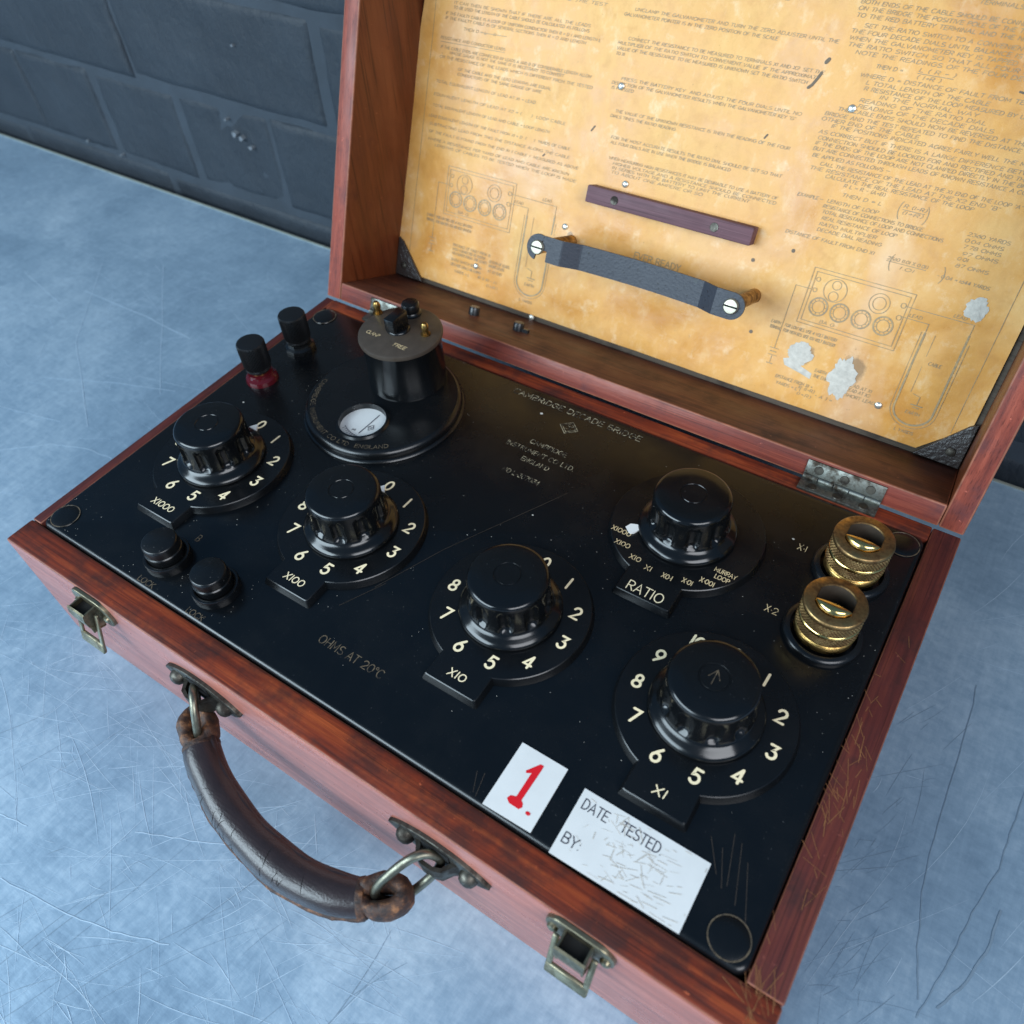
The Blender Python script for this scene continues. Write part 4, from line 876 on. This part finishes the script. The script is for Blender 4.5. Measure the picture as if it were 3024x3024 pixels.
# ---- corner brackets of the lid
for sgn in (0, 1):
    mx_ = (lambda x: x) if sgn else (lambda x: W - x)
    P = [(.4195, .0140), (.4462, .0136), (.4462, .0425), (.4420, .0400)]
    P = [(mx_(x), v) for x, v in P]
    if not sgn: P = P[::-1]
    m = MB(); prism(m, P, 0, .0022, f=lambda x, y, z: LID(x, y, PD - .0012 - z), ibev=.0006); b = m.obj('corner_bracket', M['bracket'], T, ang=20)
    m = MB(); lathe(m, mx_(.4385), .0222, [(.0030, PD - .0030), (.0027, PD - .0042), (.0014, PD - .0047), (0, PD - .0048)], 16, f=LID); m.obj('screw', M['iron'], b)

# ---- wooden bar and battery strap in the lid
m = MB(); box(m, .1708, .2868, .1050, .1158, PD - .0105, PD - .0005, f=LID); br = m.obj('wooden_bar', M['bar'], T, bevel=.0008)
for x in (.1920, .2622):
    m = MB(); lathe(m, x, .1103, [(.0029, PD - .0104), (.0027, PD - .0108), (.0012, PD - .0106), (0, PD - .0106)], 16, f=LID); m.obj('screw', M['iron'], br)
SV, SD, HW = .0757, .0205, .0080
m = MB(); secs = []
def dlev(x):
    if x < .1795: return SD
    if x < .1905: return SD + .0065 * (x - .1795) / .011
    if x < .276: return SD + .0065 + .0035 * sin(pi * (x - .1905) / .0855)
    return SD + .0065 * max(0, 1 - (x - .276) / .010)
xs = [.1690, .1735, .1790, .1800, .1900, .1910] + [.195 + .01 * i for i in range(9)] + [.2855, .2900, .2967]
top = [(x, SV + HW) for x in xs] + [(.2967 + HW * sin(radians(a)), SV + HW * cos(radians(a))) for a in range(15, 180, 15)] + [(x, SV - HW) for x in xs[::-1]]
vs = [LID(x, v, dlev(min(x, .2967)) - k) for k in (0, .0016) for x, v in top]
N = len(top); nxs = len(xs); fs = [(i, (i+1) % N, N+(i+1) % N, N+i) for i in range(N)]
for off in (0, N):
    for i in range(nxs - 1): fs.append((off + i, off + i + 1, off + N - 2 - i, off + N - 1 - i))
    fs.append(tuple(off + i for i in range(nxs - 1, N - nxs + 1)))
m.add(vs, fs)
# hooked left end: a C open at the bottom
pts = []; ro, ri = .0084, .0036; A0, A1 = radians(62), radians(258); nn = 18
vs = [LID(.1620 + r * cos(A0 + (A1 - A0) * i / nn), SV + r * sin(A0 + (A1 - A0) * i / nn), SD - k) for k in (0, .0016) for r in (ro, ri) for i in range(nn + 1)]
q = nn + 1; fs = []
for i in range(nn): fs += [(i, i+1, q+i+1, q+i), (2*q+i, 2*q+i+1, 3*q+i+1, 3*q+i), (i, i+1, 2*q+i+1, 2*q+i), (q+i, q+i+1, 3*q+i+1, 3*q+i)]
fs += [(0, q, 3*q, 2*q), (nn, q+nn, 3*q+nn, 2*q+nn)]
m.add(vs, fs); box(m, .1650, .1691, SV - .0012, SV + HW, SD - .0016, SD, f=LID)
st = m.obj('battery_strap', M['strap'], T, smooth=False); st['label'] = 'dark blue-grey metal retaining strap'
for x in (.1620, .2967):
    m = MB(); lathe(m, x, SV, [(.0046, PD - .0004), (.0043, PD - .0012), (.0043, SD + .0002)], 20, f=LID); m.obj('post', M['brass_dk'], st)
    m = MB(); lathe(m, x, SV, [(.0047, SD - .0014), (.0047, SD - .0026), (.0040, SD - .0036), (0, SD - .0038)], 24, f=LID); s_ = m.obj('screw', M['steel'], st)
    m = MB(); box(m, x - .0042, x + .0042, SV - .0005, SV + .0005, SD - .00395, SD - .0030, f=LID); m.obj('screw_slot', M['dark'], st)

# ---- latches on the front board
FR = lambda x, z, y: (x, -y, z + H)      # front-face coordinates: x, height, distance out of the face
def latch(cx_):
    P = [];
    for a in range(-90, 91, 15): P.append((cx_ + .0085 + .0075 * cos(radians(a)), -.0115 + .0105 * sin(radians(a))))
    for a in range(90, 271, 15): P.append((cx_ - .0085 + .0075 * cos(radians(a)), -.0115 + .0105 * sin(radians(a))))
    m = MB(); prism(m, P, 0, .0022, f=FR, ibev=.0007); L = m.obj('latch', M['latch'], T, ang=25)
    m = MB(); x0, x1 = cx_ - .0066, cx_ + .0066     # hollow housing, open at the top
    pr = [(.0022, -.0050), (.0100, -.0050), (.0108, -.0100), (.0098, -.0170), (.0060, -.0205), (.0022, -.0210)]
    box(m, x0, x0 + .0010, -.0205, -.0050, .0020, .0104, f=FR); box(m, x1 - .0010, x1, -.0205, -.0050, .0020, .0104, f=FR)
    vs = []; q = [(.0104, -.0048), (.0112, -.0090), (.0108, -.0150), (.0080, -.0200), (.0040, -.0215)]
    for y_, z_ in q: vs += [FR(x0 - .0003, z_, y_), FR(x1 + .0003, z_, y_), FR(x0 - .0003, z_ + .0004, y_ - .0011), FR(x1 + .0003, z_ + .0004, y_ - .0011)]
    fs = []
    for i in range(len(q) - 1): b = 4*i; fs += [(b, b+1, b+5, b+4), (b+2, b+6, b+7, b+3), (b, b+4, b+6, b+2), (b+1, b+3, b+7, b+5)]
    fs += [(0, 2, 3, 1)]; b = 4*(len(q)-1); fs += [(b, b+1, b+3, b+2)]
    m.add(vs, fs); m.obj('latch_housing', M['latch'], L, ang=30)
    m = MB(); box(m, x0 + .0011, x1 - .0011, -.0200, -.0080, .0023, .0090, f=FR); m.obj('housing_recess', M['dark'], L, smooth=False)
    m = MB(); hw = .0102
    def lf(z, y): return y
    for s in (-1, 1):
        xa, xb = (cx_ - hw, cx_ - hw + .0028) if s < 0 else (cx_ + hw - .0028, cx_ + hw)
        vs = [FR(x, z, y) for (z, y) in ((-.0080, .0042), (-.0080, .0058), (-.0350, .0122), (-.0350, .0138)) for x in (xa, xb)]
        m.add(vs, [(0, 1, 5, 4), (2, 6, 7, 3), (0, 4, 6, 2), (1, 3, 7, 5), (0, 2, 3, 1), (4, 5, 7, 6)])
    vs = [FR(x, z, y) for (z, y) in ((-.0285, .0102), (-.0285, .0121), (-.0350, .0119), (-.0350, .0141)) for x in (cx_ - hw + .0002, cx_ + hw - .0002)]
    m.add(vs, [(0, 1, 5, 4), (2, 6, 7, 3), (0, 4, 6, 2), (1, 3, 7, 5), (0, 2, 3, 1), (4, 5, 7, 6)])
    m.obj('latch_loop', M['latch'], L, bevel=.0004, seg=1)
    for s in (-1, 1):
        m = MB(); lathe(m, cx_ + s * .0122, -.0125, [(.0026, .0020), (.0023, .0034), (.0012, .0040), (0, .0041)], 16, f=FR); m.obj('rivet', M['latch'], L)
latch(.0755); latch(.3848)

# ---- handle: two mounts, two rings, leather grip
def mount(cx_):
    zc = -.0275; P = []
    for i in range(13): u = -1 + 2 * i / 12; P.append((cx_ + .0285 * u, zc - .0115 * (1 - u*u) ** .8 - .0006))
    for i in range(13): u = 1 - 2 * i / 12; P.append((cx_ + .0285 * u, zc + .0115 * (1 - u*u) ** .8 + .0006))
    m = MB(); prism(m, P, 0, .0022, f=FR, ibev=.0006); M_ = m.obj('handle_mount', M['iron'], T, ang=25)
    vs = []; fs = []; prof = [(-.0125, .0018), (-.0100, .0040), (-.0070, .0084), (-.0030, .0098), (.0030, .0098), (.0070, .0084), (.0100, .0040), (.0125, .0018)]
    for dx, y_ in prof: vs += [FR(cx_ + dx, zc - .0080, y_), FR(cx_ + dx, zc + .0035, y_), FR(cx_ + dx * .86, zc - .0080, y_ - .0018), FR(cx_ + dx * .86, zc + .0035, y_ - .0018)]
    for i in range(len(prof) - 1): b = 4*i; fs += [(b, b+1, b+5, b+4), (b+2, b+6, b+7, b+3), (b, b+4, b+6, b+2), (b+1, b+3, b+7, b+5)]
    m = MB(); m.add(vs, fs); m.obj('mount_bridge', M['iron'], M_)
    m = MB(); box(m, cx_ - .0075, cx_ + .0075, zc - .0075, zc + .0085, .0022, .0027, f=FR); m.obj('mount_slot', M['dark'], M_, smooth=False)
    for s in (-1, 1):
        m = MB(); lathe(m, cx_ + s * .0178, zc - .0004, [(.0048, .0020), (.0046, .0036), (.0036, .0054), (.0018, .0064), (0, .0066)], 22, f=FR); m.obj('screw', M['iron'], M_)
mount(.1555); mount(.3110)
CP = [(.1585, -.0135, -.0415), (.1665, -.0195, -.0425), (.1755, -.0255, -.0435), (.1890, -.0315, -.0445), (.2040, -.0365, -.0455), (.2200, -.0400, -.0460), (.2360, -.0418, -.0462), (.2520, -.0420, -.0460), (.2670, -.0400, -.0455), (.2810, -.0362, -.0445), (.2930, -.0305, -.0430), (.3020, -.0240, -.0415)]
def cr(P, n=5):
    out = []
    for i in range(len(P) - 1):
        p0, p1, p2, p3 = (Vector(P[max(0, i-1)]), Vector(P[i]), Vector(P[i+1]), Vector(P[min(len(P)-1, i+2)]))
        for k in range(n):
            t = k / n; out.append(.5 * ((2*p1) + (-p0 + p2)*t + (2*p0 - 5*p1 + 4*p2 - p3)*t*t + (-p0 + 3*p1 - 3*p2 + p3)*t**3))
    return out + [Vector(P[-1])]
path = cr(CP); grip = path[6:-6]; n = len(grip)
rad = [.0086 + .0012 * sin(pi * i / (n - 1)) ** .7 + .00022 * sin(i * .55) + .00015 * sin(i * .23 + 1) for i in range(n)]
m = MB(); tube(m, [p + Vector((0, 0, H)) for p in grip], rad, 28, sq=(.92, 1.04)); HA = m.obj('handle_grip', M['leather'], T, ang=50); HA['label'] = 'dark brown leather carrying handle with worn orange ends'
# raised seam flap along the lower outer side
seam = []
for i in range(n):
    t = (grip[min(n-1, i+1)] - grip[max(0, i-1)]).normalized(); out = t.cross(Vector((0, 0, 1))).normalized(); out = out if out.y < 0 else -out
    seam.append(grip[i] + Vector((0, 0, H)) + (out * .93 + Vector((0, 0, -.36))) * (rad[i] + .0002 + .0005 * random.random()))
m = MB(); tube(m, seam, [.0011 + .0005 * random.random() for _ in seam], 8); m.obj('frayed_seam', M['leather_worn'], HA)
fold = []
for i in range(n):
    t = (grip[min(n-1, i+1)] - grip[max(0, i-1)]).normalized(); out = t.cross(Vector((0, 0, 1))).normalized(); out = out if out.y > 0 else -out
    fold.append(grip[i] + Vector((0, 0, H)) + (out * .80 + Vector((0, 0, .50))) * (rad[i] - .0009))
m = MB(); tube(m, fold, [.0019 + .0003 * sin(i * .9) for i in range(n)], 10); m.obj('leather_fold', M['leather'], HA)
m = MB(); rl = random.Random(4)
for q in range(20):
    i = int(rl.triangular(6, n - 6, n * .5)); t = (grip[i+1] - grip[i-1]).normalized(); sd = t.cross(Vector((0, 0, 1))).normalized(); sd = sd if sd.y < 0 else -sd
    a0 = radians(rl.uniform(-10, 60)); a1 = a0 + radians(rl.uniform(18, 55)); sk = rl.uniform(-.0025, .0025)
    tube(m, [grip[i] + Vector((0, 0, H)) + t * (sk * k / 6 + rl.uniform(-.0002, .0002)) + (sd * cos(a0 + (a1-a0)*k/6) * 1.035 + Vector((0, 0, 1)) * sin(a0 + (a1-a0)*k/6) * .925) * rad[i] for k in range(7)], [.00004, .0001, .00013, .00014, .00013, .0001, .00004], 5)
o = m.obj('leather_creases', M['dark'], HA); o['kind'] = 'stuff'
def eye(p, q, hole):
    """leather loop at a grip end; p end of grip, q direction outwards"""
    ax = (q - p).normalized(); side = Vector((0, 0, 1)).cross(ax).normalized(); up = ax.cross(side)
    c = p + ax * .0085; ring = []
    for i in range(28):
        a = 2*pi*i/28; ring.append(c + ax * (.0098 * cos(a)) + side * (.0060 * sin(a)) + Vector((0, 0, H)))
    m = MB(); tube(m, ring, [.0049 + .0011 * mnoise.noise(Vector((i * .45, p.x * 50, 0))) for i in range(28)], 14, closed=True, sq=(1.55, .88)); m.obj('leather_eye', M['leather_worn'], HA, ang=70)
    m = MB(); tube(m, [p - ax * .0030 + Vector((0, 0, H)), p - ax * .001 + Vector((0, 0, H)), p + ax * .0005 + Vector((0, 0, H))], [.0092, .0094, .0085], 24, sq=(.93, 1.04)); m.obj('leather_band', M['leather_worn'], HA)
    return c
cL = eye(grip[0], Vector(CP[0]), 0); cR = eye(grip[-1], Vector(CP[-1]), 0)
def ring_(sx, c, dxx):
    S_ = Vector((sx, -.0056, -.0235)); E_ = c + Vector((0, 0, .0)); ax = (E_ - S_); Ln = ax.length; ax.normalize()
    w = Vector((.55 * dxx, -.2, 1.0)); w = (w - ax * w.dot(ax)).normalized(); mid = (S_ + E_) / 2
    P = []
    for i in range(40):
        a = 2*pi*i/40; ca, sa = cos(a), sin(a); sgn = lambda v: (1 if v >= 0 else -1)
        P.append(mid + ax * ((Ln / 2 + .0022) * sgn(ca) * abs(ca) ** .75) + w * (.0092 * sgn(sa) * abs(sa) ** .75) + Vector((0, 0, H)))
    m = MB(); tube(m, P, .0022, 12, closed=True); m.obj('handle_ring', M['ring'], HA, ang=60)
ring_(.1555, cL, 1); ring_(.3110, cR, -1)
bpy.context.view_layer.update()
